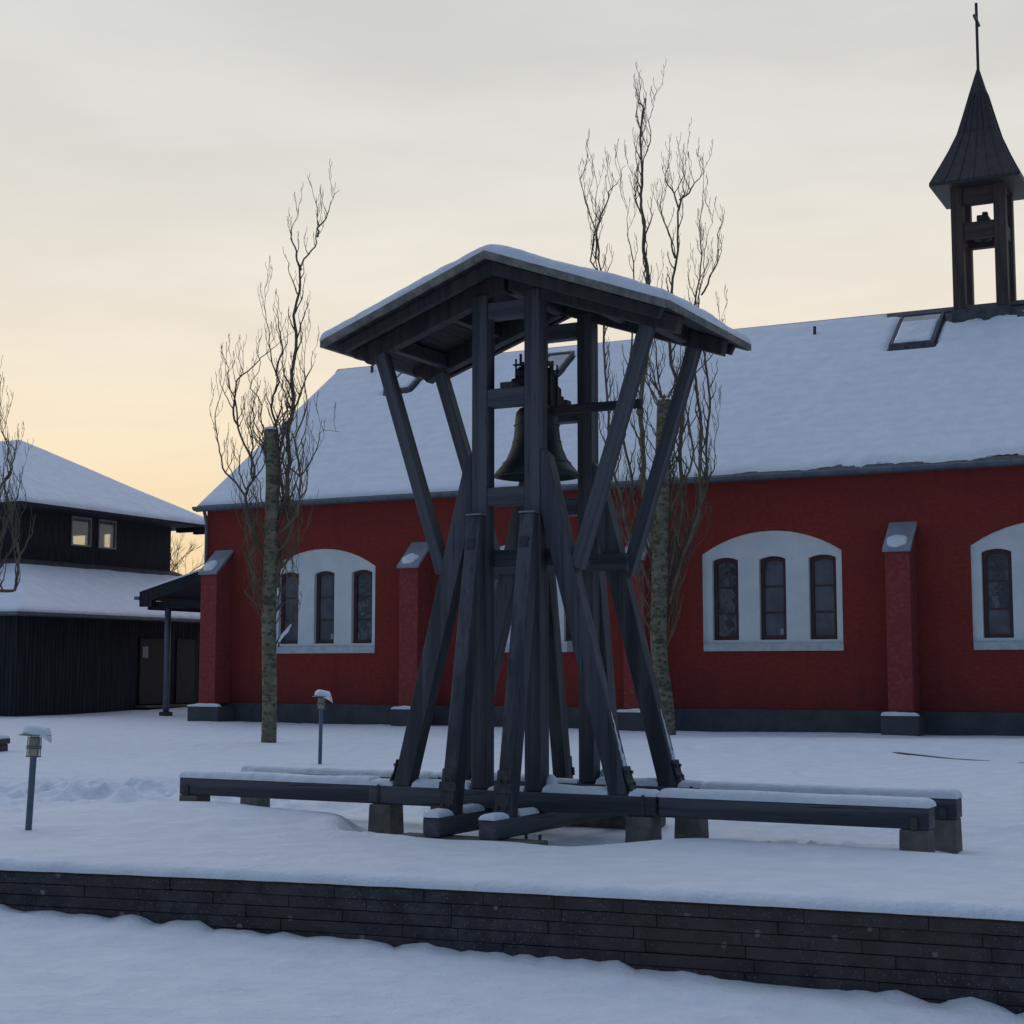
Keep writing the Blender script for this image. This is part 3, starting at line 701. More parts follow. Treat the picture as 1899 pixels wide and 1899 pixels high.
# entrance beside the canopy
MB().box(.002, .05, 4.9, 6.1, .25, 2.2).build('door', M['door'], house, bevel=.01)
MB().box(.002, .04, 6.6, 7.5, .25, 2.2).build('door', M['door'], house, bevel=.01)
MB().box(.01, .06, 5.0, 5.25, 1.62, 1.95).build('paper_notice', M['metal'], house)
MB().box(.0, .35, 4.8, 7.6, .16, .22).build('doorstep', M['concrete'], house)

# ---- covered walkway between house and church (own thing, church coordinates)
can = thing('covered_walkway', 'black timber lean-to canopy on a round post joining house and church', 'canopy', CH, -TH)
cv_ = MB().prism([(-4.14, 2.98), (-4.14, 3.38), (-.02, 4.43), (-.02, 4.13), (-3.7, 3.16), (-3.7, 2.98)], 'y', 2.45, 2.62)
cv_.build('verge_board', M['black'], can)
MB().prism([(-4.10, 3.33), (-.02, 4.37), (-.02, 4.29), (-4.10, 3.25)], 'y', 2.62, 7.5).build('roof', M['black'], can)
snow_field(-4.12, -.05, 2.44, 7.4, .07, base=lambda x, y: 3.385 + (x + 4.14) * .2549, step=.1, amp=.2).build('snow_cover', M['snow'], can, smooth=True)
beam('tie_beam', (-3.9, 2.75, 3.02), (-.02, 2.75, 3.02), .12, .2, M['black'], can)
beam('tie_beam', (-4.0, 2.70, 3.0), (-4.0, 7.4, 3.0), .12, .2, M['black'], can)
MB().tube([(-3.39, 2.75, .1), (-3.39, 2.75, 2.93)], .085, 14).build('post', M['gutter'], can, smooth=True)
MB().box(-3.52, -3.26, 2.62, 2.88, -.1, .14).build('post_shoe', M['iron'], can, bevel=.01)
MB().box(-4.30, -4.142, 2.42, 7.5, 3.17, 3.26).build('gutter', M['gutter'], can)

# ================================================================== BELL FRAME
fr = thing('belfry', 'dark timber bell frame with splayed legs under a snow covered gable roof', 'bell tower', (FR['x'], FR['y'], 0), -FR['th'])
T = M['timber']
PA, PB, PWd = .245, .5, .142
for sa in (-1, 1):
    for sb in (-1, 1):
        beam('post', (sa * PA, sb * PB, .335), (sa * PA, sb * PB, 4.40), PWd, PWd, T, fr, up=(0, 1, 0))
def cross(z0, z1, sb, a0, a1, d, nm='crossbeam', m=T, off=0):
    return beam(nm, (a0, sb * PB + off, (z0 + z1) / 2), (a1, sb * PB + off, (z0 + z1) / 2), d, z1 - z0, m, fr)
ia = PA - PWd / 2
for sb in (-1, 1):
    cross(3.45, 3.60, sb, -ia, ia, .13); cross(2.63, 2.78, sb, -ia, ia, .13); cross(4.19, 4.33, sb, -ia, ia, .12)
    cross(2.13, 2.275, sb, -.66, .66, .055, 'collar', off=.10 * -sb)
# sills: the pair across on top of the pair running back
for sb in (-1, 1):
    o = beam('sill_beam', (-1.30, sb * PB, .252), (1.30, sb * PB, .252), .15, .156, T, fr, bevel=.014)
for sa in (-1, 1):
    beam('sill_beam', (sa * PA, -1.32, .093), (sa * PA, 1.32, .093), .15, .154, T, fr, bevel=.02)
def placed(mb, name, m, cpt, axis_dir, parent=fr, bevel=.008):
    return mb.build(name, m, parent, bevel=bevel)
for sb in (-1, 1):
    for sa in (-1, 1):
        # leg in the plane across
        poly = [(1.065, .33), (.905, .33), (.318, 2.56), (.318, 3.08), (.385, 3.02)]
        lg = MB().prism([(sa * p, q) for p, q in poly], 'y', sb * PB - .066, sb * PB + .066).build('leg', T, fr, bevel=.008)
        nrm = Vector((2.69, 0, .68)).normalized(); dr = Vector((-.68, 0, 2.69)).normalized()
        pc = Vector((1.072, 0, .36))
        br = MB()
        for t0, t1, off in ((-.02, .09, .030), (.09, .19, .006)):
            p0_ = pc + dr * t0 + nrm * off; p1_ = pc + dr * t1 + nrm * (.006 if off > .02 else .006)
            br.bar((sa * p0_.x, sb * PB, p0_.z), (sa * p1_.x, sb * PB, p1_.z), .012, .12, up=(0, 1, 0)) if False else br.bar((sa * p0_.x, sb * PB, p0_.z), (sa * p1_.x, sb * PB, p1_.z), .012, .12, up=(0, 1, 0))
        for tt in (.05, .14):
            for yy in (-.035, .035):
                q = pc + dr * tt + nrm * .02
                br.box(sa * q.x - .012, sa * q.x + .012, sb * PB + yy - .012, sb * PB + yy + .012, q.z - .012, q.z + .012)
        br.build('bracket', M['iron'], fr)
        # leg in the plane running back
        poly = [(1.075, .17), (.935, .17), (.572, 2.18), (.572, 2.55), (.652, 2.55)]
        MB().prism([(sb * p, q) for p, q in poly], 'x', sa * PA - .064, sa * PA + .064).build('leg', T, fr, bevel=.008)
        plate = MB()
        f0 = Vector((1.055, .29)); f1 = Vector((.998, .60)); 
        plate.bar((sa * PA, sb * 1.084, .19), (sa * PA, sb * 1.054, .37), .014, .12, up=(1, 0, 0))
        plate.bar((sa * PA, sb * 1.066, .35), (sa * PA, sb * 1.054, .42), .02, .15, up=(1, 0, 0)); plate.bar((sa * PA, sb * 1.050, .40), (sa * PA, sb * 1.032, .52), .014, .12, up=(1, 0, 0))
        for zz in (.24, .44):
            for xx in (-.032, .032):
                yq = sb * (1.090 - (zz - .18) * .17)
                plate.box(sa * PA + xx - .012, sa * PA + xx + .012, min(yq, yq + sb * .018), max(yq, yq + sb * .018), zz - .012, zz + .012)
        plate.build('bracket', M['iron'], fr)
        yq = sb * .700
        MB().bar((sa * PA - .01, sb * .704, 2.27), (sa * PA - .01, sb * .690, 2.355), .012, .075, up=(1, 0, 0)).build('bolt_plate', M['iron'], fr)
        MB().box(sa * PA - .07, sa * PA + .07, min(sb * .568, sb * .668), max(sb * .568, sb * .668), 2.548, 2.562).build('leg_cap', M['metal'], fr)
        # roof strut
        beam('strut', (sa * .618, sb * PB, 2.10), (sa * 1.245, sb * PB, 4.00), .105, .112, T, fr, up=(0, 1, 0))
# frost and clinging snow on the upward side of the right hand legs
for sb in (-1, 1):
    sc = MB(); rn = random.Random(4 + sb)
    pts_ = []; rd_ = []
    for k in range(22):
        z0 = .46 + k * .024; pts_.append((1.069 - (z0 - .33) * .2528 - .006, sb * PB + .02 * nz3(k * .5, sb), z0)); rd_.append(max(.003, (.020 + .016 * nz3(k * .8, sb * 3)) * (1.1 - k * .042)))
    sc.tube(pts_, rd_, 8)
    sc.build('clinging_snow', M['snow'], fr, smooth=True)
# roof
W_, L_, ZE, ZR = 1.575, .92, 4.085, 4.665
K_ = (ZR - ZE) / W_
def rz_(a): return ZR - K_ * abs(a)
for sa in (-1, 1):
    for sb in (-1, 1):
        poly = [(0.02, rz_(.02) - .062), (1.53, rz_(1.53) - .062), (1.50, rz_(1.50) - .13), (1.43, rz_(1.43) - .15), (1.37, rz_(1.37) - .235), (1.28, rz_(1.28) - .215), (0.02, rz_(.02) - .24)]
        if sa > 0: poly = [(0.02, rz_(.02) - .062), (1.53, rz_(1.53) - .062), (1.50, rz_(1.50) - .20), (0.02, rz_(.02) - .24)]
        MB().prism([(sa * p, q) for p, q in poly], 'y', sb * PB - .058, sb * PB + .058).build('rafter', M['timber_brown'], fr, bevel=.006)
        beam('purlin', (sa * 1.18, -.44, rz_(1.18) - .13), (sa * 1.18, .44, rz_(1.18) - .13), .09, .12, M['timber_brown'], fr) if sb < 0 else None
        beam('purlin', (sa * .62, -.44, rz_(.62) - .12), (sa * .62, .44, rz_(.62) - .12), .08, .10, M['timber_brown'], fr) if sb < 0 else None
        # verge rafter just under the roof edge
        MB().prism([(sa * p, q) for p, q in [(0.0, rz_(0) - .062), (1.50, rz_(1.5) - .062), (1.46, rz_(1.46) - .15), (0.0, rz_(0) - .17)]], 'y', sb * .80 - .03, sb * .80 + .03).build('verge_rafter', M['timber_brown'], fr, bevel=.004)
    # roof boards, each running along the ridge direction
    dk = MB(); n = 12
    for i in range(n):
        a0 = W_ * i / n + .003; a1 = W_ * (i + 1) / n - .003
        dk.prism([(sa * a0, rz_(a0) - .008), (sa * a1, rz_(a1) - .008), (sa * a1, rz_(a1) - .058), (sa * a0, rz_(a0) - .058)], 'y', -L_ + .02, L_ - .02)
    dk.build('roof_boards', M['soffit'], fr)
    for sb in (-1, 1):
        MB().prism([(sa * p, q) for p, q in [(0.001, rz_(0)), (W_, rz_(W_)), (W_, rz_(W_) - .065), (0.001, rz_(0) - .065)]], 'y', sb * L_ - .02, sb * L_ + .012).build('verge_board', M['weathered'], fr, bevel=.004)
    MB().prism([(sa * (W_ + .0), ZE + .0), (sa * (W_ + .024), ZE - .006), (sa * (W_ + .024), ZE - .062), (sa * (W_ + .0), ZE - .056)], 'y', -L_ - .012, L_ + .012).build('eave_board', M['weathered'], fr)
beam('ridge_beam', (0, -.42, ZR - .19), (0, .42, ZR - .19), .09, .13, T, fr)
snow_field(-W_ - .02, W_ + .02, -L_ - .015, L_ + .015, .085, base=lambda a, b: ZR - K_ * math.sqrt(a * a + .004) + .002, step=.04, amp=.28, seed=2, nf=2.2, r=.075, edge=.012).build('snow_cover', M['snow'], fr, smooth=True)
# snow on the sills
def seg_snow(a0, a1, b, zt, seed, h=.05, w=.145):
    snow_field(a0, a1, b - w / 2, b + w / 2, h, base=lambda x, y: zt, step=.03, seed=seed, amp=.35, r=.05).build('snow_strip', M['snow'], fr, smooth=True)
for sb in (-1, 1):
    seg_snow(-1.30, -1.07, sb * PB, .33, 1 + sb); seg_snow(-.88, -.33, sb * PB, .33, 3 + sb); seg_snow(.33, .90, sb * PB, .33, 5 + sb, .055); seg_snow(1.08, 1.30, sb * PB, .33, 7 + sb)
    seg_snow(-.16, .16, sb * PB, .33, 17 + sb, .03)
for sa in (-1, 1):
    for (b0, b1) in ((-1.32, -1.09), (-.90, -.59)):
        snow_field(sa * PA - .072, sa * PA + .072, b0, b1, .045, base=lambda x, y: .17, step=.03, seed=sa + b0, amp=.4, r=.05).build('snow_strip', M['snow'], fr, smooth=True)
# snow heaped against the foot of the posts
for (a, b, s_) in ((.36, -.45, 1), (.88, -.43, 2), (.36, .56, 3)):
    snow_blob(a, b, .33, .055, .05, .13, seed=s_).build('snow_heap', M['snow'], fr, smooth=True)
# iron straps on sill ends
for sb in (-1, 1):
    for sa in (-1, 1):
        MB().box(sa * 1.20 - .012, sa * 1.20 + .012, sb * PB - .082, sb * PB + .082, .168, .336).build('strap', M['iron'], fr)
# concrete piers under the sill ends, thin sleepers under the running sills
def pier(parent, a, b, z0, z1, w0=.118, w1=.104):
    m = MB(); vs = [(a + sx * w, b + sy * w, z) for z, w in ((z0, w0), (z1, w1)) for sx, sy in ((-1, -1), (1, -1), (1, 1), (-1, 1))]
    m.add(vs, [(3, 2, 1, 0), (4, 5, 6, 7), (0, 1, 5, 4), (1, 2, 6, 5), (2, 3, 7, 6), (3, 0, 4, 7)])
    return m.build('pier', M['concrete'], parent, bevel=.008)
for sa in (-1, 1):
    for sb in (-1, 1): pier(fr, sa * 1.17, sb * PB, -.30, .172)
for b in (-1.16, 1.16):
    MB().box(-.62, .62, b - .13, b + .13, -.10, .012).build('sleeper', M['concrete'], fr, bevel=.01)
for a in (.30, .42, -.05):
    MB().tube([(a, -.78, .02), (a, -.78, -.12)], .012, 6).build('anchor_rod', M['iron'], fr)

# ---- bell
bell = thing('bell', 'large green-black bronze bell hanging in the timber frame from a dark stepped headstock', 'bell', (FR['x'], FR['y'], 2.92), -FR['th'])
prof = [(0.0, .60), (.10, .60), (.150, .585), (.178, .55), (.185, .50), (.190, .42), (.200, .33), (.222, .24), (.258, .155), (.305, .09), (.350, .04), (.372, .0),
        (.345, -.004), (.300, .05), (.245, .12), (.205, .22), (.18, .33), (.17, .5), (.12, .56), (0.0, .57)]
bd = MB().lathe(prof, n=56, caps=False)
for rr, zz in ((.2065, .30), (.288, .115), (.193, .44)):
    bd.lathe([(rr - .002, zz - .008), (rr + .006, zz), (rr - .002, zz + .008)], n=56, caps=False)
bd.build('bell_body', M['bronze'], bell, smooth=True)
ys_ = MB()
ys_.prism([(-.36, .63), (.36, .63), (.36, .74), (.31, .74), (.31, .80), (.24, .82), (.24, .88), (.17, .93), (-.17, .93), (-.24, .88), (-.24, .82), (-.31, .80), (-.31, .74), (-.36, .74)], 'x', -.085, .085)
ys_.build('headstock', M['timber_brown'], bell, bevel=.008)
ir = MB()
for yy in (-.2, -.07, .07, .2):
    ir.tube([(-.095, yy, .60), (-.095, yy, .99)], .009, 6); ir.tube([(.095, yy, .60), (.095, yy, .99)], .009, 6)
    ir.box(-.115, .115, yy - .022, yy + .022, .932, .944)
ir.box(-.05, .05, -.46, -.36, .655, .72).box(-.05, .05, .36, .46, .655, .72)
for sy in (-1, 1): ir.tube([(0, sy * .36, .69), (0, sy * .56, .69)], .022, 8); ir.box(-.06, .06, sy * .5 - .05, sy * .5 + .05, .684, .73)
ir.box(-.13, .13, -.045, .045, .955, .985)
for s_ in (-1, 1): ir.tube([(s_ * .05, s_ * .20, .93), (s_ * .05, s_ * .20, 1.03)], .012, 6); ir.tube([(0, s_ * .29, .80), (0, s_ * .34, .86)], .012, 6)
ir.build('fittings', M['iron'], bell)
beam('lever', (.06, 0, .56), (.97, 0, .555), .055, .075, M['timber_brown'], bell)
MB().tube([(.955 + .03 * math.cos(a), 0, .485 + .03 * math.sin(a)) for a in [i * math.pi / 6 for i in range(13)]], .006, 6).build('lever_ring', M['iron'], bell)
MB().tube([(0, 0, .55), (.01, 0, .05)], .016, 8).lathe([(0, -.06), (.035, -.04), (.04, .0), (.025, .04), (0, .05)], (.01, 0, .03), 16, caps=False).build('clapper', M['iron'], bell, smooth=True)

# ================================================================== BENCHES
def bench(label, sa, sb, pierz):
    o = thing('bench', label, 'bench', (FR['x'], FR['y'], 0), -FR['th'], 'benches beside the bell frame')
    cx0 = 1.305; b = sb * .445
    # empty sits at the bench's own foot
    c = Vector((sa * 2.33, b, 0)); o.location = Vector((FR['x'], FR['y'], 0)) + Matrix.Rotation(-FR['th'], 3, 'Z') @ c
    x0, x1 = (-1.02, 1.03)
    beam('seat_beam', (x0, 0, .25), (x1, 0, .25), .20, .155, T, o, bevel=.012)
    snow_field(x0 - .005, x1 + .005, -.105, .105, .056, base=lambda x, y: .328, step=.035, seed=sa * 3 + sb, amp=.22, r=.055, nf=1.5).build('snow_strip', M['snow'], o, smooth=True)
    m = MB(); a = sa * .92; w0, w1 = .112, .100
    vs = [(a + sx * w, sy * w, z) for z, w in ((-.35, w0), (.17, w1)) for sx, sy in ((-1, -1), (1, -1), (1, 1), (-1, 1))]
    m.add(vs, [(3, 2, 1, 0), (4, 5, 6, 7), (0, 1, 5, 4), (1, 2, 6, 5), (2, 3, 7, 6), (3, 0, 4, 7)])
    m.build('pier', M['concrete'], o, bevel=.01)
    MB().box(sa * .93 - .025, sa * .93 + .025, -.112, -.101, .172, .26).build('bracket', M['iron'], o)
    return o
bench('nearer beam bench left of the bell frame, snow topped, on a short pier', -1, -1, 0)
bench('farther beam bench left of the bell frame, snow topped, mostly hidden', -1, 1, 0)
bench('nearer beam bench right of the bell frame, snow topped, on a speckled pier', 1, -1, 0)
bench('farther beam bench right of the bell frame, only its end showing', 1, 1, 0)

# ================================================================== GARDEN LAMPS
def lamp(label, x, y, z, h, tilt, s):
    o = thing('garden_lamp', label, 'garden lamp', (x, y, z), 0, 'low garden lamps in the snow')
    o.rotation_euler = (0, tilt, 0)
    MB().lathe([(.026, -.3), (.026, h - .16)], n=20).build('post', M['post'], o, smooth=False)
    MB().lathe([(.036, h - .16), (.044, h - .15), (.046, h - .02), (.036, h - .01)], n=24).build('lamp_glass', M['lampglass'], o, smooth=True)
    cg = MB()
    for zz in (h - .165, h - .10, h - .085):
        cg.tube([(.058 * math.cos(a), .058 * math.sin(a), zz) for a in [i * math.pi / 12 for i in range(25)]], .004, 5)
    for i in range(4):
        a = math.pi / 4 + i * math.pi / 2; cg.tube([(.058 * math.cos(a), .058 * math.sin(a), h - .17), (.058 * math.cos(a), .058 * math.sin(a), h)], .004, 5)
    cg.build('cage', M['gutter'], o)
    MB().lathe([(.125, h), (.128, h + .006), (.05, h + .028), (.0, h + .03)], n=32, caps=False).lathe([(.0, h - .002), (.125, h)], n=32, caps=False).build('lamp_cap', M['metal'], o, smooth=True)
    snow_blob(.024, 0, h + .010, .115, .115, .078, seed=s, pw=.55, tilt=lambda x_, y_: -.10 * x_ - 2.2 * max(0, x_ - .085)).build('snow_cap', M['snow'], o, smooth=True)
    return o
lamp('nearer garden lamp with yellowed glass and thick snow cap, at the left edge', -3.84, 12.6, -.03, .80, R(2.2), 1.0)
lamp('farther garden lamp with snow cap, in front of the white church window bay', -2.60, 21.4, -.02, .94, R(.6), 2.0)

# ================================================================== BLOCK STACK at the left edge
st = thing('stepped_block_wall', 'end of a low stepped stone block wall with snow at the left edge', 'wall', (-8.02, 24.4, 0), R(-10))
MB().box(-1.6, .10, -.3, .3, -.2, .13).box(-1.6, .14, -.31, .29, .135, .22).box(-1.6, -.12, -.3, .3, .22, .31).box(-1.6, -.10, -.29, .29, .315, .40).build('blocks', M['stone'], st, bevel=.015)
snow_field(-.11, .12, -.3, .3, .06, base=lambda x, y: .22, step=.04).build('snow_strip', M['snow'], st, smooth=True)
snow_field(-1.6, -.12, -.28, .28, .08, base=lambda x, y: .40, step=.05).build('snow_strip', M['snow'], st, smooth=True)

# ---- kerb showing as a thin dark line at the right
kb = MB(); pts = [(4.7, 24.6), (5.2, 24.2), (5.75, 23.7), (6.3, 22.7), (7.0, 21.4), (8.2, 19.3), (10, 16.2)]
for i in range(len(pts) - 1):
    (xa, ya), (xb, yb) = pts[i], pts[i + 1]
    za = ground_h(xa, ya); zb = ground_h(xb, yb)
    kb.bar((xa, ya, za - .024), (xb, yb, zb - .024), .12, .105 if i > 1 else .085)
kb.build('kerb', M['stone'], kind='structure')

# ================================================================== TREES
def wig(p0, p1, n, amp, rnd, bow=0.0):
    """sinuous path between two points"""
    p0 = Vector(p0); p1 = Vector(p1); d = p1 - p0; L = d.length
    side = d.cross(Vector((0, 1, 0))).normalized(); dep = d.cross(side).normalized()
    f1 = rnd.uniform(1.2, 2.6); f2 = rnd.uniform(2.5, 5); ph1 = rnd.uniform(0, 6.3); ph2 = rnd.uniform(0, 6.3); ph3 = rnd.uniform(0, 6.3)
    out = []
    for i in range(n + 1):
        t = i / n; e = math.sin(math.pi * min(1, t * 1.6) / 2) if t < .625 else 1
        e *= min(1, (1 - t) * 4 + .25)
        w_ = amp * L * e * (math.sin(ph1 + t * f1 * 6.28) * .6 + math.sin(ph2 + t * f2 * 6.28) * .4) - amp * L * e * 0
        v_ = amp * L * e * math.sin(ph3 + t * f1 * 6.28) * .7
        out.append(p0 + d * t + side * (w_ + bow * L * math.sin(math.pi * t)) + dep * v_)
    return out
def spline(pts, per=6):
    P = [Vector(p) for p in pts]; P = [P[0] * 2 - P[1]] + P + [P[-1] * 2 - P[-2]]; out = []
    for i in range(1, len(P) - 2):
        for k in range(per):
            t = k / per; a, b, c, d = P[i - 1], P[i], P[i + 1], P[i + 2]
            out.append(.5 * ((2 * b) + (-a + c) * t + (2 * a - 5 * b + 4 * c - d) * t * t + (-a + 3 * b - 3 * c + d) * t ** 3))
    out.append(P[-2]); return out
def build_tree(label, base, D, trunk, limbs, seed, twig=1.0, name='bare_tree', group='bare columnar trees by the church'):
    """trunk: list of (u,v,radius); limbs: list of (radius0, [(u,v,depth), ...]) in photo pixels at distance D"""
    rnd = random.Random(seed)
    o = thing(name, label, 'tree', base, 0, group); B = Vector(base)
    P = lambda u, v, dy=0.0: at(u, v, D) - B + Vector((0, dy, 0))
    tp = spline([P(u, v) for u, v, r in trunk], 8); n = len(tp); rr = []
    for i in range(n):
        t = i / (n - 1) * (len(trunk) - 1); k = min(int(t), len(trunk) - 2); q = t - k
        r = trunk[k][2] * (1 - q) + trunk[k + 1][2] * q
        rr.append(r * (1 + .06 * nz3(i * .9, seed)))
    MB().tube(tp, rr, 14).build('trunk', M['bark'], o, smooth=True)
    cr_ = MB(); fine = cr_; cnt = 0
    def twigs(path, rad, dens, lmax, level):
        nonlocal cnt
        acc = 0
        for i in range(2, len(path) - 1):
            acc += (path[i] - path[i - 1]).length
            if acc > dens * rnd.uniform(.5, 1.6):
                acc = 0; r0 = rad[i] if isinstance(rad, list) else rad
                sgn = rnd.choice((-1, 1)); L = lmax * rnd.uniform(.35, 1.0) * (1 - .35 * i / len(path))
                out_ = rnd.uniform(.03, .26)
                tip = path[i] + Vector((sgn * L * out_, rnd.uniform(-.35, .35) * L, L * rnd.uniform(.75, 1.0)))
                pth = wig(path[i], tip, 9, .028, rnd, bow=sgn * rnd.uniform(.02, .13) * -1)
                r1 = min(r0 * .62, .012 * twig + .006 * level)
                rd = [max(.0038, r1 * (1 - .75 * k / 9)) for k in range(10)]
                fine.tube(pth, rd, 4); cnt += 1
                if level > 0: twigs(pth, rd, dens * .8, L * .5, level - 1)
    for r0, pts in limbs:
        path = spline([P(u, v, dy) for u, v, dy in pts], 7)
        amp = .018
        f = [rnd.uniform(0, 6.3) for _ in range(2)]
        for i, p in enumerate(path):
            p.x += amp * 1.6 * math.sin(i * .8 + f[0]) + amp * rnd.uniform(-1, 1); p.y += amp * 2 * math.sin(i * .6 + f[1])
        n = len(path); r0 *= .68; rad = [max(.0045, r0 * (1 - i / (n - 1)) ** .8) for i in range(n)]
        cr_.tube(path, rad, 7)
        twigs(path, rad, .165 / twig, 1.15, 1)
    # dense basal shoots hugging the trunk
    for k in range(int(50 * twig)):
        i = rnd.randint(int(len(tp) * .32), len(tp) - 2); p0 = tp[i]; sg = rnd.choice((-1, 1)); L = rnd.uniform(.7, 2.0)
        tip = p0 + Vector((sg * rnd.uniform(.15, .5), rnd.uniform(-.4, .4), L)); pth = wig(p0, tip, 12, .05, rnd, bow=sg * -.1)
        rd = [max(.0045, .014 * (1 - .75 * q / 12)) for q in range(13)]; cr_.tube(pth, rd, 5); twigs(pth, rd, .3, .5, 0)
    cr_.build('crown', M['twig'], o, smooth=True)
    return o
t1 = build_tree('bare tree left of the bell frame, sawn trunk top capped with snow', (-4.21, 27.33, 0), 27.33,
    [(498, 1392, .135), (500, 1300, .125), (499, 1150, .125), (503, 1000, .125), (505, 880, .115), (501, 798, .115)],
    [(.075, [(512, 1090, 0), (535, 960, .1), (530, 860, .15), (540, 760, .1), (545, 660, .0), (550, 560, 0), (562, 490, 0), (590, 430, 0), (575, 335, 0)]),
     (.03, [(588, 440, 0), (600, 400, .1), (625, 347, .2)]),
     (.03, [(560, 500, 0), (540, 440, .1), (550, 385, .1)]),
     (.05, [(508, 960, .1), (520, 800, .4), (560, 700, .5), (575, 640, .5)]),
     (.045, [(512, 1000, 0), (560, 930, -.2), (553, 830, -.3), (572, 740, -.3), (565, 600, -.3)]),
     (.05, [(500, 1060, 0), (455, 930, 0), (470, 880, 0), (440, 780, 0), (425, 700, 0), (412, 650, 0)]),
     (.03, [(440, 790, 0), (432, 720, .1), (460, 680, .2), (500, 640, .3), (545, 605, .3)]),
     (.03, [(455, 920, 0), (415, 860, -.2), (408, 780, -.3), (430, 640, -.3)]),
     (.03, [(470, 890, 0), (462, 800, .2), (475, 700, .2)]),
     (.045, [(500, 1010, 0), (520, 900, .3), (500, 760, .4), (507, 690, .4), (487, 600, .4), (489, 498, .4)]),
     (.03, [(507, 690, .4), (515, 620, .4), (504, 530, .4)]),
     (.025, [(530, 860, .1), (560, 880, .2), (590, 800, .3), (624, 796, .3)]),
     (.03, [(498, 1110, 0), (462, 1060, .2), (450, 1000, .2), (444, 900, .2), (430, 830, .2)]),
     (.022, [(492, 1110, 0), (476, 1100, 0), (462, 1010, 0), (450, 960, 0)]),
     (.03, [(510, 1070, 0), (548, 1010, .1), (555, 900, .1), (548, 800, .1)]),
     (.022, [(514, 1200, 0), (530, 1175, 0), (543, 1155, 0), (548, 1080, 0), (530, 1050, 0)]),
     (.02, [(508, 1040, -.2), (535, 1010, -.2), (548, 1060, -.3)])], 11)
t2 = build_tree('bare tree behind the right side of the bell frame, tallest of the row', (3.22, 30.6, 0), 30.6,
    [(1243, 1372, .125), (1236, 1300, .135), (1222, 1200, .165), (1224, 1060, .17), (1228, 900, .16), (1232, 760, .15), (1232, 742, .13)],
    [(.085, [(1220, 1050, 0), (1196, 900, 0), (1190, 760, 0), (1200, 600, 0), (1197, 480, 0), (1192, 400, 0), (1190, 330, 0), (1190, 210, 0), (1184, 180, 0), (1189, 130, 0)]),
     (.02, [(1190, 330, 0), (1205, 250, .1), (1208, 200, .1), (1222, 160, .1)]),
     (.02, [(1192, 420, 0), (1180, 330, .1), (1186, 250, .1), (1200, 180, .1)]),
     (.05, [(1215, 1120, 0), (1160, 960, 0), (1130, 820, 0), (1122, 640, 0), (1118, 520, 0), (1096, 400, 0), (1078, 340, 0), (1097, 285, 0)]),
     (.03, [(1118, 520, 0), (1098, 470, .2), (1108, 380, .2), (1100, 290, .2)]),
     (.03, [(1100, 480, 0), (1120, 380, .2), (1140, 340, .2), (1162, 302, .2)]),
     (.05, [(1225, 1090, 0), (1180, 930, .3), (1160, 760, .4), (1180, 560, .4), (1170, 430, .4), (1160, 355, .4)]),
     (.07, [(1236, 1100, 0), (1262, 940, 0), (1262, 760, 0), (1240, 620, 0), (1252, 500, 0), (1262, 380, 0), (1270, 340, 0), (1268, 268, 0)]),
     (.03, [(1254, 480, 0), (1230, 400, 0), (1224, 330, 0)]),
     (.03, [(1262, 390, 0), (1240, 330, .2), (1240, 290, .2)]),
     (.03, [(1262, 370, 0), (1290, 340, 0), (1312, 300, 0)]),
     (.06, [(1238, 1120, 0), (1290, 960, -.2), (1296, 820, -.3), (1282, 640, -.3), (1290, 560, -.3), (1298, 420, -.3), (1300, 300, -.3)]),
     (.05, [(1240, 1080, 0), (1300, 930, .2), (1318, 780, .3), (1310, 640, .3), (1300, 560, .3), (1310, 470, .3), (1325, 380, .3)]),
     (.03, [(1302, 540, .3), (1330, 490, .3), (1338, 420, .3), (1342, 395, .3)]),
     (.035, [(1238, 1160, 0), (1275, 1040, 0), (1296, 960, 0), (1318, 880, 0), (1330, 800, 0), (1322, 700, 0)]),
     (.03, [(1212, 1150, 0), (1182, 1060, 0), (1150, 960, 0), (1136, 880, 0), (1122, 760, 0)]),
     (.03, [(1214, 1180, 0), (1190, 1120, 0), (1186, 1050, 0), (1150, 900, .2), (1142, 700, .2)]),
     (.03, [(1238, 1200, 0), (1256, 1140, 0), (1262, 1060, 0), (1310, 980, 0), (1300, 860, 0)]),
     (.04, [(1230, 1000, 0), (1245, 860, .3), (1225, 700, .3), (1215, 600, .3), (1222, 480, .3)]),
     (.04, [(1234, 960, 0), (1278, 860, -.3), (1270, 720, -.4), (1322, 660, -.4), (1332, 560, -.4)])], 23, twig=1.1)
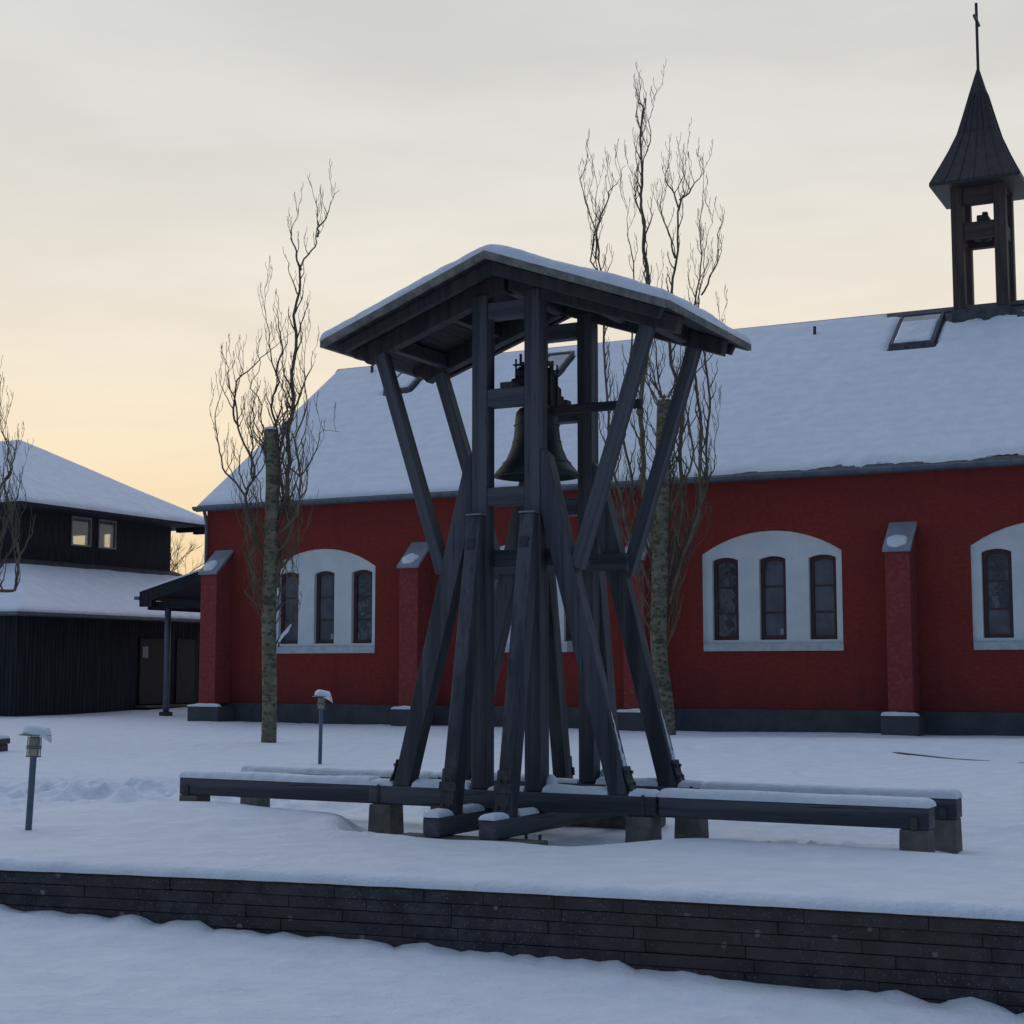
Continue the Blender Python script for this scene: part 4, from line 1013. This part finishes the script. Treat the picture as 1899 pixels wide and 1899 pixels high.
t3 = build_tree('bare tree cut off by the left edge, thick tangle of branches beside the black house', (-9.62, 27.2, 0), 27.2,
    [(-78, 1390, .13), (-70, 1250, .125), (-60, 1100, .12), (-55, 900, .11), (-52, 780, .11)],
    [(.05, [(-62, 1150, 0), (-10, 1100, 0), (28, 1090, 0), (33, 1020, 0), (18, 950, 0), (12, 880, 0), (30, 850, 0), (8, 800, 0), (20, 750, 0)]),
     (.035, [(-60, 1100, 0), (-5, 1050, .1), (24, 1000, .2), (38, 930, .2), (36, 860, .2)]),
     (.04, [(-60, 1080, 0), (-20, 980, 0), (6, 900, 0), (20, 860, 0), (4, 800, 0), (-2, 700, 0)]),
     (.035, [(-60, 1050, 0), (-14, 1000, .3), (14, 940, .3), (24, 900, .3), (2, 830, .3)]),
     (.035, [(-60, 1120, 0), (0, 1060, -.3), (10, 1000, -.3), (22, 960, -.3), (36, 900, -.3)]),
     (.05, [(-60, 1000, 0), (-40, 800, 0), (-60, 600, 0), (-50, 400, 0)]),
     (.05, [(-65, 1080, 0), (-100, 900, 0), (-120, 700, 0), (-110, 500, 0)])], 5, twig=1.2)
snow_blob(0, 0, 0, .115, .115, .06, seed=3).build('snow_cap', M['snow'], t1, smooth=True).location = at(501, 797, 27.33) - Vector((-4.21, 27.33, 0))
snow_blob(0, 0, 0, .13, .13, .09, seed=5).build('snow_cap', M['snow'], t2, smooth=True).location = at(1232, 744, 30.6) - Vector((3.22, 30.6, 0))
# snow lying in the crotches
for tr, D, b0, pts in ((t1, 27.2, Vector((-4.21, 27.33, 0)), []), (t2, 30.3, Vector((3.22, 30.6, 0)), [])):
    for k, (u, v) in enumerate(pts):
        snow_blob(0, 0, 0, .035, .04, .035, seed=k).build('snow_patch', M['snow'], tr, smooth=True).location = at(u, v + 3, D) - b0
MB().tube([at(u, v, 27.2) - Vector((-4.21, 27.33, 0)) for u, v in ((517, 1190), (524, 1178), (532, 1170), (540, 1158))], [.02, .03, .033, .012], 8).build('snow_patch', M['snow'], t1, smooth=True)
# pale bare trees far behind, seen between house and church
rnd = random.Random(4)
def far_tree(label, x, y, h, sp_, seed):
    o = thing('distant_tree', label, 'tree', (x, y, 0), 0, 'distant bare trees'); r = random.Random(seed)
    MB().tube([(0, 0, -.2), (.05, 0, h * .3)], [.2, .14], 8).build('trunk', M['twig'], o, smooth=True)
    m = MB()
    def rec(p, d, L, rad, lv):
        q = p + d * L; mid = (p + q) / 2 + Vector((r.uniform(-.06, .06), 0, 0)) * L
        m.tube([p, mid, q], [rad, rad * .8, rad * .6], 4)
        if lv == 0: return
        for k in range(3 if lv > 1 else 3):
            nd = (d + Vector((r.uniform(-.75, .75), r.uniform(-.6, .6), r.uniform(-.1, .45)))).normalized()
            rec(p + (q - p) * r.uniform(.45, 1), nd, L * r.uniform(.6, .8), rad * .6, lv - 1)
    for k in range(5):
        rec(Vector((0, 0, h * (.2 + .05 * k))), Vector((r.uniform(-.8, .8) * sp_, r.uniform(-.5, .5), 1)).normalized(), h * .25, .075, 5)
    m.build('crown', M['twig'], o)
    return o
far_tree('distant pale bare tree in the gap between the house and the church', -16.1, 74, 7.8, 1.0, 1)
far_tree('distant bare tree left of the gap, mostly hidden by the black house', -20.0, 78, 7.2, 1.0, 8)
